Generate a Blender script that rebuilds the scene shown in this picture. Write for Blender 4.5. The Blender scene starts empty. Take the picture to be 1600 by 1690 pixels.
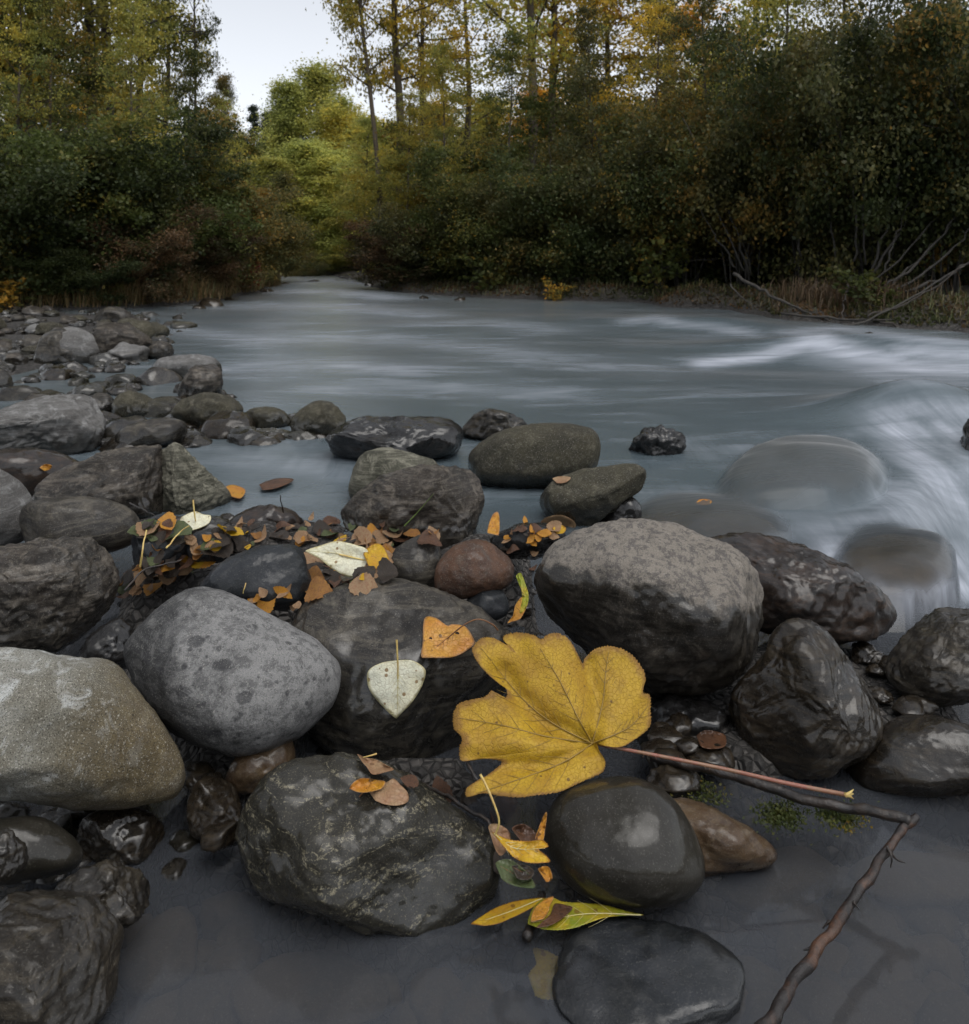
import bpy, bmesh, math, random
import numpy as np
from mathutils import Vector, Matrix

# ------------------------------------------------------------------ camera, sky, sun, exposure
FPX, HX, HY, CAMH = 1300.0, 800.0, 420.0, 1.0      # focal length in pixels of the 1600x1690 photo, horizon row, eye height
SC = bpy.context.scene
COL = SC.collection
cam_d = bpy.data.cameras.new('camera'); cam = bpy.data.objects.new('camera', cam_d); COL.objects.link(cam)
SC.camera = cam
cam.location = (0, 0, CAMH); cam.rotation_euler = (math.radians(90), 0, 0)
cam_d.sensor_fit = 'VERTICAL'; cam_d.sensor_height = 36.0; cam_d.lens = FPX / 1690 * 36.0
cam_d.shift_y = -(845 - HY) / 1690.0
cam_d.clip_start = 0.05; cam_d.clip_end = 2000
cam_d.dof.use_dof = True; cam_d.dof.focus_distance = 1.75; cam_d.dof.aperture_fstop = 8.0

SUN_EL, SUN_AZ = math.radians(68), math.radians(140)   # azimuth from +Y (upstream), negative to the left
world = bpy.data.worlds.new('World'); SC.world = world; world.use_nodes = True
wt = world.node_tree
bg = wt.nodes['Background']
sky = wt.nodes.new('ShaderNodeTexSky'); sky.sky_type = 'NISHITA'; sky.sun_disc = False
sky.sun_elevation = SUN_EL; sky.sun_rotation = SUN_AZ
sky.air_density = 1.0; sky.dust_density = 2.0; sky.ozone_density = 1.0; sky.altitude = 300
hs = wt.nodes.new('ShaderNodeHueSaturation'); hs.inputs['Saturation'].default_value = 0.22
wt.links.new(sky.outputs[0], hs.inputs['Color']); wt.links.new(hs.outputs[0], bg.inputs['Color'])
bg.inputs['Strength'].default_value = 0.14
sun_d = bpy.data.lights.new('sun', 'SUN'); sun = bpy.data.objects.new('sun', sun_d); COL.objects.link(sun)
sun_d.energy = 1.0; sun_d.angle = math.radians(50); sun_d.color = (1.0, 0.97, 0.92)
sdir = Vector((math.sin(SUN_AZ) * math.cos(SUN_EL), math.cos(SUN_AZ) * math.cos(SUN_EL), math.sin(SUN_EL)))
sun.rotation_euler = sdir.to_track_quat('Z', 'Y').to_euler()
SC.view_settings.view_transform = 'Standard'; SC.view_settings.look = 'None'
SC.view_settings.exposure = 0.65; SC.view_settings.gamma = 1.0
SC.cycles.use_denoising = True
SC.cycles.max_bounces = 3; SC.cycles.transparent_max_bounces = 6; SC.cycles.diffuse_bounces = 2
SC.cycles.use_adaptive_sampling = True; SC.cycles.adaptive_threshold = 0.02
SC.cycles.glossy_bounces = 2; SC.cycles.transmission_bounces = 2
SC.cycles.caustics_reflective = False; SC.cycles.caustics_refractive = False

RNG = np.random.default_rng(7)
random.seed(7)

# ------------------------------------------------------------------ helpers
def ray(px, py):
    return np.array([(px - HX) / FPX, 1.0, -(py - HY) / FPX])
def at(px, py, Y):
    return np.array([0, 0, CAMH]) + ray(px, py) * Y
def on_z(px, py, z=0.0):
    return at(px, py, FPX * (CAMH - z) / (py - HY))
def tag(o, label=None, cat=None, group=None, kind=None):
    if label: o['label'] = label
    if cat: o['category'] = cat
    if group: o['group'] = group
    if kind: o['kind'] = kind
    return o
def smooth01(a, b, x):
    t = np.clip((x - a) / (b - a), 0, 1); return t * t * (3 - 2 * t)
def _hash(ix, iy, iz, seed):
    h = (ix * 374761393 + iy * 668265263 + iz * 2147483647 + seed * 1274126177) & 0xffffffff
    h = ((h ^ (h >> 13)) * 1274126177) & 0xffffffff
    h = ((h ^ (h >> 16)) * 2246822519) & 0xffffffff
    return ((h ^ (h >> 15)) & 0xffff) / 65535.0
def vnoise(P, seed=0):
    P = np.asarray(P, float); F = np.floor(P); I = F.astype(np.int64); f = P - F
    f = f * f * f * (f * (f * 6 - 15) + 10)
    r = 0
    for dx in (0, 1):
        wx = f[:, 0] if dx else 1 - f[:, 0]
        for dy in (0, 1):
            wy = f[:, 1] if dy else 1 - f[:, 1]
            for dz in (0, 1):
                wz = f[:, 2] if dz else 1 - f[:, 2]
                r = r + wx * wy * wz * _hash(I[:, 0] + dx, I[:, 1] + dy, I[:, 2] + dz, seed)
    return r * 2 - 1
def fbm(P, seed=0, octv=4, gain=0.5, lac=2.03):
    r = 0; a = 1.0; P = np.asarray(P, float)
    for k in range(octv):
        r = r + a * vnoise(P + k * 17.3, seed + k); a *= gain; P = P * lac
    return r
def mesh_np(name, V, F, smooth=True):
    V = np.ascontiguousarray(V, np.float32); F = np.ascontiguousarray(F, np.int32)
    m = bpy.data.meshes.new(name); k = F.shape[1]
    m.vertices.add(len(V)); m.vertices.foreach_set('co', V.ravel())
    m.loops.add(F.size); m.loops.foreach_set('vertex_index', F.ravel())
    m.polygons.add(len(F)); m.polygons.foreach_set('loop_start', np.arange(0, F.size, k, dtype=np.int32))
    m.update(calc_edges=True)
    if smooth: m.polygons.foreach_set('use_smooth', np.ones(len(F), bool))
    return m
def obj(name, me, mat=None, parent=None, loc=(0, 0, 0)):
    o = bpy.data.objects.new(name, me); COL.objects.link(o); o.location = loc
    if mat and me is not None and not me.materials: me.materials.append(mat)
    if parent: o.parent = parent
    return o
def empty(name, loc):
    o = bpy.data.objects.new(name, None); COL.objects.link(o); o.location = loc; o.empty_display_size = 0.1
    return o
def attr(me, name, vals):
    vals = np.asarray(vals, np.float32)
    if vals.ndim == 1:
        a = me.attributes.new(name, 'FLOAT', 'POINT'); a.data.foreach_set('value', vals)
    else:
        a = me.attributes.new(name, 'FLOAT_COLOR', 'POINT')
        if vals.shape[1] == 3: vals = np.hstack([vals, np.ones((len(vals), 1), np.float32)])
        a.data.foreach_set('color', np.ascontiguousarray(vals).ravel())
def tubes(paths, sides=6):
    """paths: list of (points Nx3, radii N); returns V, F(quads)"""
    Vs, Fs, off = [], [], 0
    ang = np.linspace(0, 2 * np.pi, sides, endpoint=False)
    for P, R in paths:
        P = np.asarray(P, float); R = np.asarray(R, float)
        if R.max() > 0.004:      # rounded ends
            e0 = P[0] - P[1]; e1 = P[-1] - P[-2]; e0 /= np.linalg.norm(e0) + 1e-9; e1 /= np.linalg.norm(e1) + 1e-9
            P = np.vstack([P[0] + e0 * R[0] * 0.35, P, P[-1] + e1 * R[-1] * 0.35]); R = np.r_[R[0] * 0.08, R, R[-1] * 0.08]
        n = len(P)
        T = np.gradient(P, axis=0); T /= np.linalg.norm(T, axis=1)[:, None] + 1e-9
        ref = np.array([0.31, 0.17, 0.93]) if abs(T[0] @ np.array([0.31, 0.17, 0.93])) < 0.9 else np.array([1.0, 0, 0])
        A = np.cross(T, ref); A /= np.linalg.norm(A, axis=1)[:, None] + 1e-9
        B = np.cross(T, A)
        ring = P[:, None, :] + R[:, None, None] * (np.cos(ang)[None, :, None] * A[:, None, :] + np.sin(ang)[None, :, None] * B[:, None, :])
        Vs.append(ring.reshape(-1, 3))
        i = np.arange(n - 1)[:, None] * sides; j = np.arange(sides)[None, :]; j2 = (j + 1) % sides
        Fs.append(np.stack([i + j, i + j2, i + sides + j2, i + sides + j], -1).reshape(-1, 4) + off)
        off += n * sides
    return np.vstack(Vs), np.vstack(Fs)
def spline(P, n):
    P = np.asarray(P, float); k = len(P)
    t = np.linspace(0, k - 1, n); i = np.clip(t.astype(int), 0, k - 2); f = (t - i)[:, None]
    Q = np.vstack([2 * P[0] - P[1], P, 2 * P[-1] - P[-2]])
    p0, p1, p2, p3 = Q[i], Q[i + 1], Q[i + 2], Q[i + 3]
    return 0.5 * ((2 * p1) + (-p0 + p2) * f + (2 * p0 - 5 * p1 + 4 * p2 - p3) * f**2 + (-p0 + 3 * p1 - 3 * p2 + p3) * f**3)

# ------------------------------------------------------------------ material helpers
class NT:
    def __init__(s, name):
        s.m = bpy.data.materials.new(name); s.m.use_nodes = True; s.t = s.m.node_tree
        s.t.nodes.clear(); s.out = s.t.nodes.new('ShaderNodeOutputMaterial')
    def n(s, typ, props=None, **inp):
        nd = s.t.nodes.new('ShaderNode' + typ)
        for k, v in (props or {}).items(): setattr(nd, k, v)
        for k, v in inp.items():
            sk = nd.inputs[int(k[1:])] if k[0] == 'i' and k[1:].isdigit() else nd.inputs[k.replace('_', ' ')]
            if isinstance(v, bpy.types.NodeSocket): s.t.links.new(v, sk)
            elif isinstance(v, bpy.types.Node): s.t.links.new(v.outputs[0], sk)
            else:
                if sk.type == 'RGBA' and len(v) == 3: v = (*v, 1)
                sk.default_value = v
        return nd
    def noise(s, vec, scale, detail=4, rough=0.5, dist=0.0):
        return s.n('TexNoise', Vector=vec, Scale=scale, Detail=detail, Roughness=rough, Distortion=dist).outputs['Fac']
    def ramp(s, v, a, b, c0=0.0, c1=1.0):
        return s.n('MapRange', {'interpolation_type': 'SMOOTHSTEP'}, Value=v, From_Min=a, From_Max=b, To_Min=c0, To_Max=c1).outputs[0]
    def mix(s, f, a, b, mode='MIX'):
        return s.n('MixRGB', {'blend_type': mode}, Fac=f, Color1=a, Color2=b).outputs[0]
    def math(s, op, a, b=0.0, clamp=False):
        return s.n('Math', {'operation': op, 'use_clamp': clamp}, i0=a, i1=b).outputs[0]
    def done(s, shader):
        s.t.links.new(shader.outputs[0] if isinstance(shader, bpy.types.Node) else shader, s.out.inputs['Surface']); return s.m

def rock_mat(name, A, B, C=(0.3, 0.3, 0.3), camt=0.4, light=(0.5, 0.48, 0.42), spk=0.3, dark=0.3, big=5.0, streak=0.0, streak_rot=(0.5, 0.3, 0.2),
             patch=None, wetz=-0.1, wet=0.0, wetdark=0.4, bump=0.5, off=0.0, spots=0.0, vein=0.0, gloss=0.16):
    s = NT(name)
    tc = s.n('TexCoord').outputs['Object']
    v = s.n('Mapping', Vector=tc, Location=(off * 3.1, off * 1.7, off * 2.3)).outputs[0]
    nb = s.noise(v, big, 6, 0.62, 0.4)
    c = s.mix(s.ramp(nb, 0.40, 0.62), A, B)
    nm = s.noise(v, 20, 9, 0.72, 0.6)
    c = s.mix(s.math('MULTIPLY', s.ramp(nm, 0.50, 0.66), camt), c, C)
    if streak:
        vs = s.n('Mapping', Vector=v, Rotation=streak_rot, Scale=(5, 7, 60)).outputs[0]
        ns = s.noise(vs, 1.0, 7, 0.68, 1.2)
        c = s.mix(s.math('MULTIPLY', s.ramp(ns, 0.46, 0.64), streak), c, C)
        c = s.mix(s.math('MULTIPLY', s.ramp(ns, 0.44, 0.30), streak), c, (0.012, 0.012, 0.013))
    if vein:
        vv = s.n('Mapping', Vector=v, Rotation=(0.2, 0.9, 0.4), Scale=(2.0, 2.0, 9)).outputs[0]
        nv = s.noise(vv, 1.1, 5, 0.6, 1.6)
        band = s.math('SUBTRACT', 1.0, s.ramp(s.math('ABSOLUTE', s.math('SUBTRACT', nv, 0.5)), 0.0, 0.022))
        c = s.mix(s.math('MULTIPLY', s.math('MULTIPLY', band, s.ramp(s.noise(v, 150, 4, 0.7), 0.46, 0.56)), vein), c, light)
    pf = None
    if patch:     # a dry weathered patch with its own outline; on spotted, painted side light
        d = s.n('VectorMath', {'operation': 'DOT_PRODUCT'}, i0=tc, i1=patch['dir']).outputs['Value']
        npz = s.noise(v, patch.get('scale', 9), 8, 0.66, 0.4)
        pf = s.ramp(s.math('ADD', d, s.math('MULTIPLY', s.math('SUBTRACT', npz, 0.5), patch.get('amp', 0.25))), patch['t'] - patch.get('soft', 0.02), patch['t'] + patch.get('soft', 0.02))
        pc = s.mix(s.math('MULTIPLY', s.ramp(s.noise(v, 48, 8, 0.78), 0.47, 0.58), 0.85), patch['col'], patch.get('col2', patch['col']))
        c = s.mix(s.math('MULTIPLY', pf, patch.get('amt', 0.85)), c, pc)
    if spots:     # drops and splashes dried to dark spots
        vo = s.n('TexVoronoi', {'feature': 'F1'}, Vector=s.n('Mapping', Vector=v, Scale=(1, 1, 1.5)).outputs[0], Scale=17.0, Randomness=1.0)
        rr = s.n('SeparateColor', Color=vo.outputs['Color'])
        sz = s.math('MULTIPLY', rr.outputs[0], 0.34)
        dd = s.math('ADD', vo.outputs['Distance'], s.math('MULTIPLY', s.math('SUBTRACT', nm, 0.5), 0.35))
        sf = s.ramp(s.math('SUBTRACT', dd, sz), 0.03, -0.05)
        vo2 = s.n('TexVoronoi', {'feature': 'F1'}, Vector=v, Scale=41.0); r2 = s.n('SeparateColor', Color=vo2.outputs['Color'])
        sf = s.math('MAXIMUM', sf, s.ramp(s.math('SUBTRACT', s.math('ADD', vo2.outputs['Distance'], s.math('MULTIPLY', s.math('SUBTRACT', nm, 0.5), 0.5)), s.math('MULTIPLY', r2.outputs[1], 0.25)), 0.05, -0.06))
        c = s.mix(s.math('MULTIPLY', sf, spots), c, (0.03, 0.03, 0.033))
    n1 = s.noise(v, 300, 4, 0.65); n2 = s.noise(v, 420, 3, 0.6)
    c = s.mix(s.math('MULTIPLY', s.ramp(n1, 0.56, 0.68), spk), c, light)
    c = s.mix(s.math('MULTIPLY', s.ramp(n2, 0.52, 0.64), dark), c, (0.015, 0.015, 0.015))
    z = s.n('SeparateXYZ', Vector=s.n('NewGeometry').outputs['Position']).outputs[2]
    nz = s.noise(v, 12, 6, 0.65)
    wf = s.ramp(s.math('ADD', z, s.math('MULTIPLY', s.math('SUBTRACT', nz, 0.5), 0.16)), wetz + 0.03, wetz - 0.03)
    if wet: wf = s.math('MAXIMUM', wf, wet)
    if pf is not None and patch.get('dry', True): wf = s.math('MULTIPLY', wf, s.math('SUBTRACT', 1.0, pf), True)
    c = s.mix(wf, c, s.mix(1.0, c, (wetdark, wetdark, wetdark * 0.96), 'MULTIPLY'))
    rw = s.ramp(nm, 0.35, 0.65, gloss, gloss + 0.30)
    r = s.math('ADD', s.math('MULTIPLY', wf, rw), s.math('MULTIPLY', s.math('SUBTRACT', 1.0, wf), 0.82))
    h = s.math('ADD', s.math('MULTIPLY', nm, 0.7), s.math('ADD', s.math('MULTIPLY', n1, 0.10), s.math('MULTIPLY', nb, 0.5)))
    if streak: h = s.math('ADD', h, s.math('MULTIPLY', ns, streak * 0.6))
    bp = s.n('Bump', Strength=bump, Distance=0.02, Height=h)
    p = s.n('BsdfPrincipled', Base_Color=c, Roughness=r, Normal=bp.outputs[0])
    p.inputs['Specular IOR Level'].default_value = 0.12
    bp2 = s.n('Bump', Strength=bump * 0.35, Distance=0.010, Height=s.math('ADD', nb, s.math('ADD', s.math('MULTIPLY', nm, 0.45), s.math('MULTIPLY', n1, 0.10))))
    s.t.links.new(s.math('MULTIPLY', wf, s.ramp(s.noise(v, 7, 5, 0.6), 0.36, 0.54, 0.35, 1.0)), p.inputs['Coat Weight'])
    p.inputs['Coat Roughness'].default_value = gloss * 0.55; p.inputs['Coat IOR'].default_value = 1.5
    s.t.links.new(bp2.outputs[0], p.inputs['Coat Normal'])
    return s.done(p)

GREY, DGREY, BLK = (0.10, 0.10, 0.105), (0.05, 0.05, 0.053), (0.022, 0.022, 0.024)
_mc = {}
STY = {
 'tan':    dict(A=(0.1920, 0.1872, 0.1632), B=(0.1152, 0.1056, 0.0816), C=(0.4140, 0.4255, 0.4140), camt=0.75, spk=0.6, dark=0.7, big=4, wetz=-0.12,
                patch=dict(dir=(0.9, 0.3, -0.45), t=0.05, amp=0.3, soft=0.12, col=(0.0850, 0.0620, 0.0300), col2=(0.1300, 0.1000, 0.0500), amt=0.85, dry=False)),
 'spotted':dict(A=(0.0396, 0.0396, 0.0403), B=(0.0612, 0.0612, 0.0634), C=(0.1765, 0.1744, 0.1679), camt=0.5, spk=0.3, dark=0.4, big=5, spots=0.62, wetz=-0.03, streak=0.2,
                patch=dict(dir=(0.75, -0.2, 0.45), t=0.03, amp=0.5, soft=0.05, col=(0.2072, 0.2047, 0.2008), col2=(0.0998, 0.0986, 0.0986), amt=0.9, dry=False)),  # paler right and top: light from the right put into the colour
 'smooth': dict(A=(0.0276, 0.0251, 0.0230), B=(0.0460, 0.0407, 0.0345), C=(0.1634, 0.1447, 0.1143), camt=0.5, spk=0.2, dark=0.25, streak=0.45, wetz=0.10, wetdark=0.34, wet=0.35),
 'granite':dict(A=(0.0199, 0.0181, 0.0129), B=(0.0322, 0.0292, 0.0222), C=(0.0647, 0.0587, 0.0431), camt=0.35, light=(0.36, 0.32, 0.22), spk=0.40, dark=0.7, wet=0.66, vein=0.6, wetz=-0.02, gloss=0.16, wetdark=0.55),
 'cobble': dict(A=(0.0224, 0.0196, 0.0140), B=(0.0294, 0.0259, 0.0196), C=(0.0563, 0.0515, 0.0402), camt=0.4, spk=0.13, dark=0.25, wet=0.6, bump=0.22, gloss=0.2),
 'brown':  dict(A=(0.1144, 0.0680, 0.0344), B=(0.0748, 0.0440, 0.0248), C=(0.2024, 0.1472, 0.0870), camt=0.5, spk=0.2, dark=0.4, wet=0.6, streak=0.4),
 'red':    dict(A=(0.1120, 0.0560, 0.0320), B=(0.0600, 0.0384, 0.0304), C=(0.1288, 0.1104, 0.0920), camt=0.5, spk=0.25, dark=0.35, wet=0.3, big=6),
 'crag':   dict(A=(0.0261, 0.0211, 0.0159), B=(0.0162, 0.0142, 0.0118), C=(0.1255, 0.1034, 0.0736), camt=0.4, spk=0.2, dark=0.4, wet=0.75, streak=0.5, bump=0.55, gloss=0.10),
 'black':  dict(A=(0.0165, 0.0158, 0.0165), B=(0.0240, 0.0225, 0.0225), C=(0.0690, 0.0647, 0.0604), camt=0.25, spk=0.06, dark=0.1, wet=0.9, bump=0.55, gloss=0.10),
 'wet':    dict(A=(0.0241, 0.0173, 0.0115), B=(0.0190, 0.0156, 0.0119), C=(0.0946, 0.0704, 0.0437), camt=0.4, spk=0.12, dark=0.3, wet=0.85, streak=0.45, bump=0.4, gloss=0.08),
 'purple': dict(A=(0.0327, 0.0226, 0.0184), B=(0.0235, 0.0202, 0.0190), C=(0.1063, 0.0644, 0.0415), camt=0.5, spk=0.12, dark=0.4, wet=0.75, streak=0.4, bump=0.5),
 'lichen': dict(A=(0.0277, 0.0230, 0.0179), B=(0.0198, 0.0173, 0.0148), C=(0.1780, 0.1524, 0.1228), camt=0.4, spk=0.25, dark=0.4, wet=0.7, streak=0.18, bump=0.6,
                patch=dict(dir=(0.22, 0.30, 0.98), t=0.055, amp=0.17, soft=0.012, col=(0.1946, 0.1739, 0.1490), col2=(0.0828, 0.0761, 0.0729), amt=0.95)),
 'dry':    dict(A=(0.0792, 0.0756, 0.0720), B=(0.1152, 0.1116, 0.1080), C=(0.2683, 0.2683, 0.2633), camt=0.6, spk=0.25, dark=0.4, wetz=0.10, wetdark=0.3, streak=0.3),
 'mottle': dict(A=(0.0382, 0.0312, 0.0258), B=(0.0241, 0.0214, 0.0184), C=(0.1720, 0.1486, 0.1211), camt=0.7, spk=0.25, dark=0.5, wetz=0.10, streak=0.45, bump=0.6, wetdark=0.4, wet=0.3),
 'green':  dict(A=(0.0924, 0.0880, 0.0688), B=(0.0484, 0.0480, 0.0358), C=(0.2560, 0.2433, 0.1911), camt=0.65, spk=0.2, dark=0.4, wetz=0.02, streak=0.5, bump=0.8, wetdark=0.35),
 'blue':   dict(A=(0.0315, 0.0345, 0.0405), B=(0.0225, 0.0255, 0.0285), C=(0.0776, 0.0776, 0.0776), camt=0.5, spk=0.12, dark=0.2, wet=0.4),
 'olive':  dict(A=(0.0475, 0.0432, 0.0291), B=(0.0333, 0.0310, 0.0229), C=(0.1275, 0.1159, 0.0854), camt=0.5, spk=0.4, dark=0.5, wetz=0.08, wetdark=0.4),
 'sub':    dict(A=(0.075, 0.058, 0.038), B=(0.05, 0.043, 0.032), C=(0.11, 0.09, 0.06), camt=0.35, spk=0.1, dark=0.1, wetz=-9.0, bump=0.3),
}
def rmat(sty, seed):
    k = (sty, seed % 5)
    if k not in _mc: _mc[k] = rock_mat('rock_%s' % sty, off=float(seed % 5) * 1.37, **STY[sty])
    return _mc[k]

# ------------------------------------------------------------------ river bed, banks and the land beyond
def poly_sd(P, poly):
    """signed distance of 2-D points to a polygon, negative inside"""
    poly = np.asarray(poly, float); d = np.full(len(P), 1e9); inside = np.zeros(len(P), bool)
    for a, b in zip(poly, np.roll(poly, -1, 0)):
        ab = b - a; t = np.clip(((P - a) @ ab) / (ab @ ab), 0, 1)
        d = np.minimum(d, np.linalg.norm(P - a - t[:, None] * ab, axis=1))
        c = ((a[1] > P[:, 1]) != (b[1] > P[:, 1])) & (P[:, 0] < (b[0] - a[0]) * (P[:, 1] - a[1]) / (b[1] - a[1] + 1e-12) + a[0])
        inside ^= c
    return np.where(inside, -d, d)
RIVER = [(-14, -6), (-14, 12.0), (-8.3, 13.0), (-6.1, 14.0), (-5.35, 16.5), (-5.7, 21.7), (-6.7, 26), (-8.2, 31), (-12, 36), (-20, 42),
         (-17, 45), (-9, 38), (-6.0, 31.5), (-4.2, 26), (-2.4, 19.3), (0.1, 17.2), (2.5, 15.8), (4.2, 13.6), (4.9, 10.9), (6.0, 9.7), (9, 9.0), (15, 7.5), (15, -6)]
BAR = [on_z(*p)[:2] for p in ((-250, 650), (60, 625), (130, 600), (262, 578), (300, 545), (235, 524), (130, 515), (0, 518), (-250, 530))]
LITTER = [on_z(*p)[:2] for p in ((190, 862), (280, 848), (420, 852), (520, 842), (640, 860), (700, 880), (900, 890), (880, 960), (700, 990), (520, 1010), (300, 1000), (180, 1010))]
GAPS = [[on_z(a, b, -0.09)[:2] for a, b in g] for g in ([(1190,1060),(1300,1020),(1480,1070),(1600,1150),(1640,1210),(1450,1210),(1260,1270),(1090,1230),(1060,1150)], [(100,1050),(230,1010),(330,1100),(470,1250),(440,1300),(300,1290),(180,1110)],
        [(830,940),(900,950),(920,1060),(850,1060)], [(540,1200),(780,1220),(850,1290),(700,1300),(560,1260)], [(480,1000),(840,1000),(840,1180),(500,1180)])]
def ground_z(X, Y):
    P = np.stack([X, Y], 1)
    sd = poly_sd(P, RIVER)
    sd = sd + 0.25 * vnoise(np.stack([X * 1.1, Y * 1.1, 0 * X], 1), 3) * smooth01(5, 9, Y)
    n = fbm(np.stack([X * 0.9, Y * 0.9, 0 * X], 1), 5, 4)
    bed = -0.42 + 0.05 * n
    land = 0.30 + 0.02 * np.clip(sd, 0, 8) + 0.05 * np.clip(sd - 8, 0, 250) + 0.10 * n
    z = bed + (land - bed) * smooth01(-0.9, 0.75, sd)
    b = smooth01(0.5, -0.35, poly_sd(P, BAR))
    z = np.maximum(z, bed + (0.035 + 0.03 * n - bed) * b)
    l = smooth01(0.22, -0.12, poly_sd(P, LITTER))
    z = np.maximum(z, bed + (0.025 + 0.04 * vnoise(np.stack([X * 5, Y * 5, 0 * X], 1), 9) - bed) * l)
    for g in GAPS:
        z = np.maximum(z, bed + (-0.085 + 0.02 * n - bed) * smooth01(0.10, -0.06, poly_sd(P, g)))
    return z
def axis(parts):
    return np.unique(np.round(np.concatenate([np.linspace(a, b, n) for a, b, n in parts]), 4))
gx = axis([(-400, -60, 18), (-60, -16, 30), (-16, -3, 70), (-3, 3, 150), (3, 16, 70), (16, 60, 30), (60, 400, 18)])
gy = axis([(-60, -3, 14), (-3, 0.6, 10), (0.6, 4, 110), (4, 20, 90), (20, 60, 60), (60, 700, 26)])
GX, GY = np.meshgrid(gx, gy); GZ = ground_z(GX.ravel(), GY.ravel())
nx, ny = len(gx), len(gy)
i = np.arange(ny - 1)[:, None] * nx + np.arange(nx - 1)[None, :]
F = np.stack([i, i + 1, i + nx + 1, i + nx], -1).reshape(-1, 4)
s = NT('ground')
tc = s.n('TexCoord').outputs['Object']
c = s.mix(s.ramp(s.noise(tc, 3, 8, 0.7), 0.4, 0.62), (0.05, 0.042, 0.03), (0.022, 0.019, 0.014))
c = s.mix(s.ramp(s.noise(tc, 28, 5, 0.7), 0.55, 0.66, 0, 0.7), c, (0.10, 0.085, 0.055))
c = s.mix(s.ramp(s.noise(tc, 0.8, 5, 0.6), 0.55, 0.7, 0, 0.6), c, (0.045, 0.055, 0.02))
gzv = s.n('SeparateXYZ', Vector=tc).outputs[2]
shore = s.ramp(gzv, 0.20, 0.09)
vo = s.n('TexVoronoi', {'feature': 'F1'}, Vector=tc, Scale=42.0); vo2 = s.n('TexVoronoi', {'feature': 'DISTANCE_TO_EDGE'}, Vector=tc, Scale=42.0)
vc = s.n('SeparateColor', Color=vo.outputs['Color']).outputs[0]
peb = s.mix(vc, (0.030, 0.028, 0.026), (0.12, 0.11, 0.10))
peb = s.mix(s.ramp(vo2.outputs['Distance'], 0.0, 0.10), (0.015, 0.013, 0.011), peb)
c = s.mix(shore, c, peb)
bp = s.n('Bump', Strength=0.9, Distance=0.03, Height=s.math('ADD', s.noise(tc, 24, 8, 0.7), s.math('MULTIPLY', s.ramp(vo2.outputs['Distance'], 0.0, 0.3), s.math('MULTIPLY', shore, 1.2))))
M_GROUND = s.done(s.n('BsdfPrincipled', Base_Color=c, Roughness=0.85, Normal=bp.outputs[0]))
ground = obj('ground', mesh_np('ground', np.stack([GX.ravel(), GY.ravel(), GZ], 1), F), M_GROUND)
tag(ground, kind='structure')
def gz(x, y): return float(ground_z(np.array([x]), np.array([y]))[0])

def water_z(X, Y):
    yd = 2.42 + 0.28 * smooth01(0.6, 1.0, X) + 0.75 * smooth01(1.45, 2.1, X)
    low = 0.14 + 0.16 * smooth01(1.25, 1.9, X) * smooth01(1.9, 2.5, Y)
    base = -low + low * smooth01(-0.34, 0.34, Y - yd + 0.16 * vnoise(np.stack([X * 2.2, Y * 0.8, 0 * X], 1), 21))
    z = base + 0.006 * np.clip(Y - 9, 0, 30)
    act = smooth01(2.6, 5.0, Y)
    # lengthwise swells, smoothed by the flow
    z = z + act * 0.020 * fbm(np.stack([X * 0.45 + Y * 0.2, Y * 0.55 - X * 0.2, 0 * X], 1), 31, 3)
    for px, py, sx, sy, a in [(1350,575,1.3,0.55,0.13),(1480,580,0.9,0.5,0.07),(1570,588,1.0,0.45,0.09),(1100,536,0.9,0.7,0.08),(1190,540,0.7,0.6,0.07),(1230,605,1.0,0.5,-0.04),(900,530,1.4,1.0,0.05),(720,545,1.5,0.9,0.05),(560,520,1.4,1.2,0.06),
                              (600,490,1.2,1.6,0.08),(500,478,0.8,1.6,0.08),(1520,690,0.50,0.42,0.22),(1335,800,0.30,0.22,0.0),(430,575,0.9,0.6,0.03)]:
        P = on_z(px, py, 0.0); z = z + a * np.exp(-((X - P[0]) / sx) ** 2 - ((Y - P[1]) / sy) ** 2)
    return z
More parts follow.
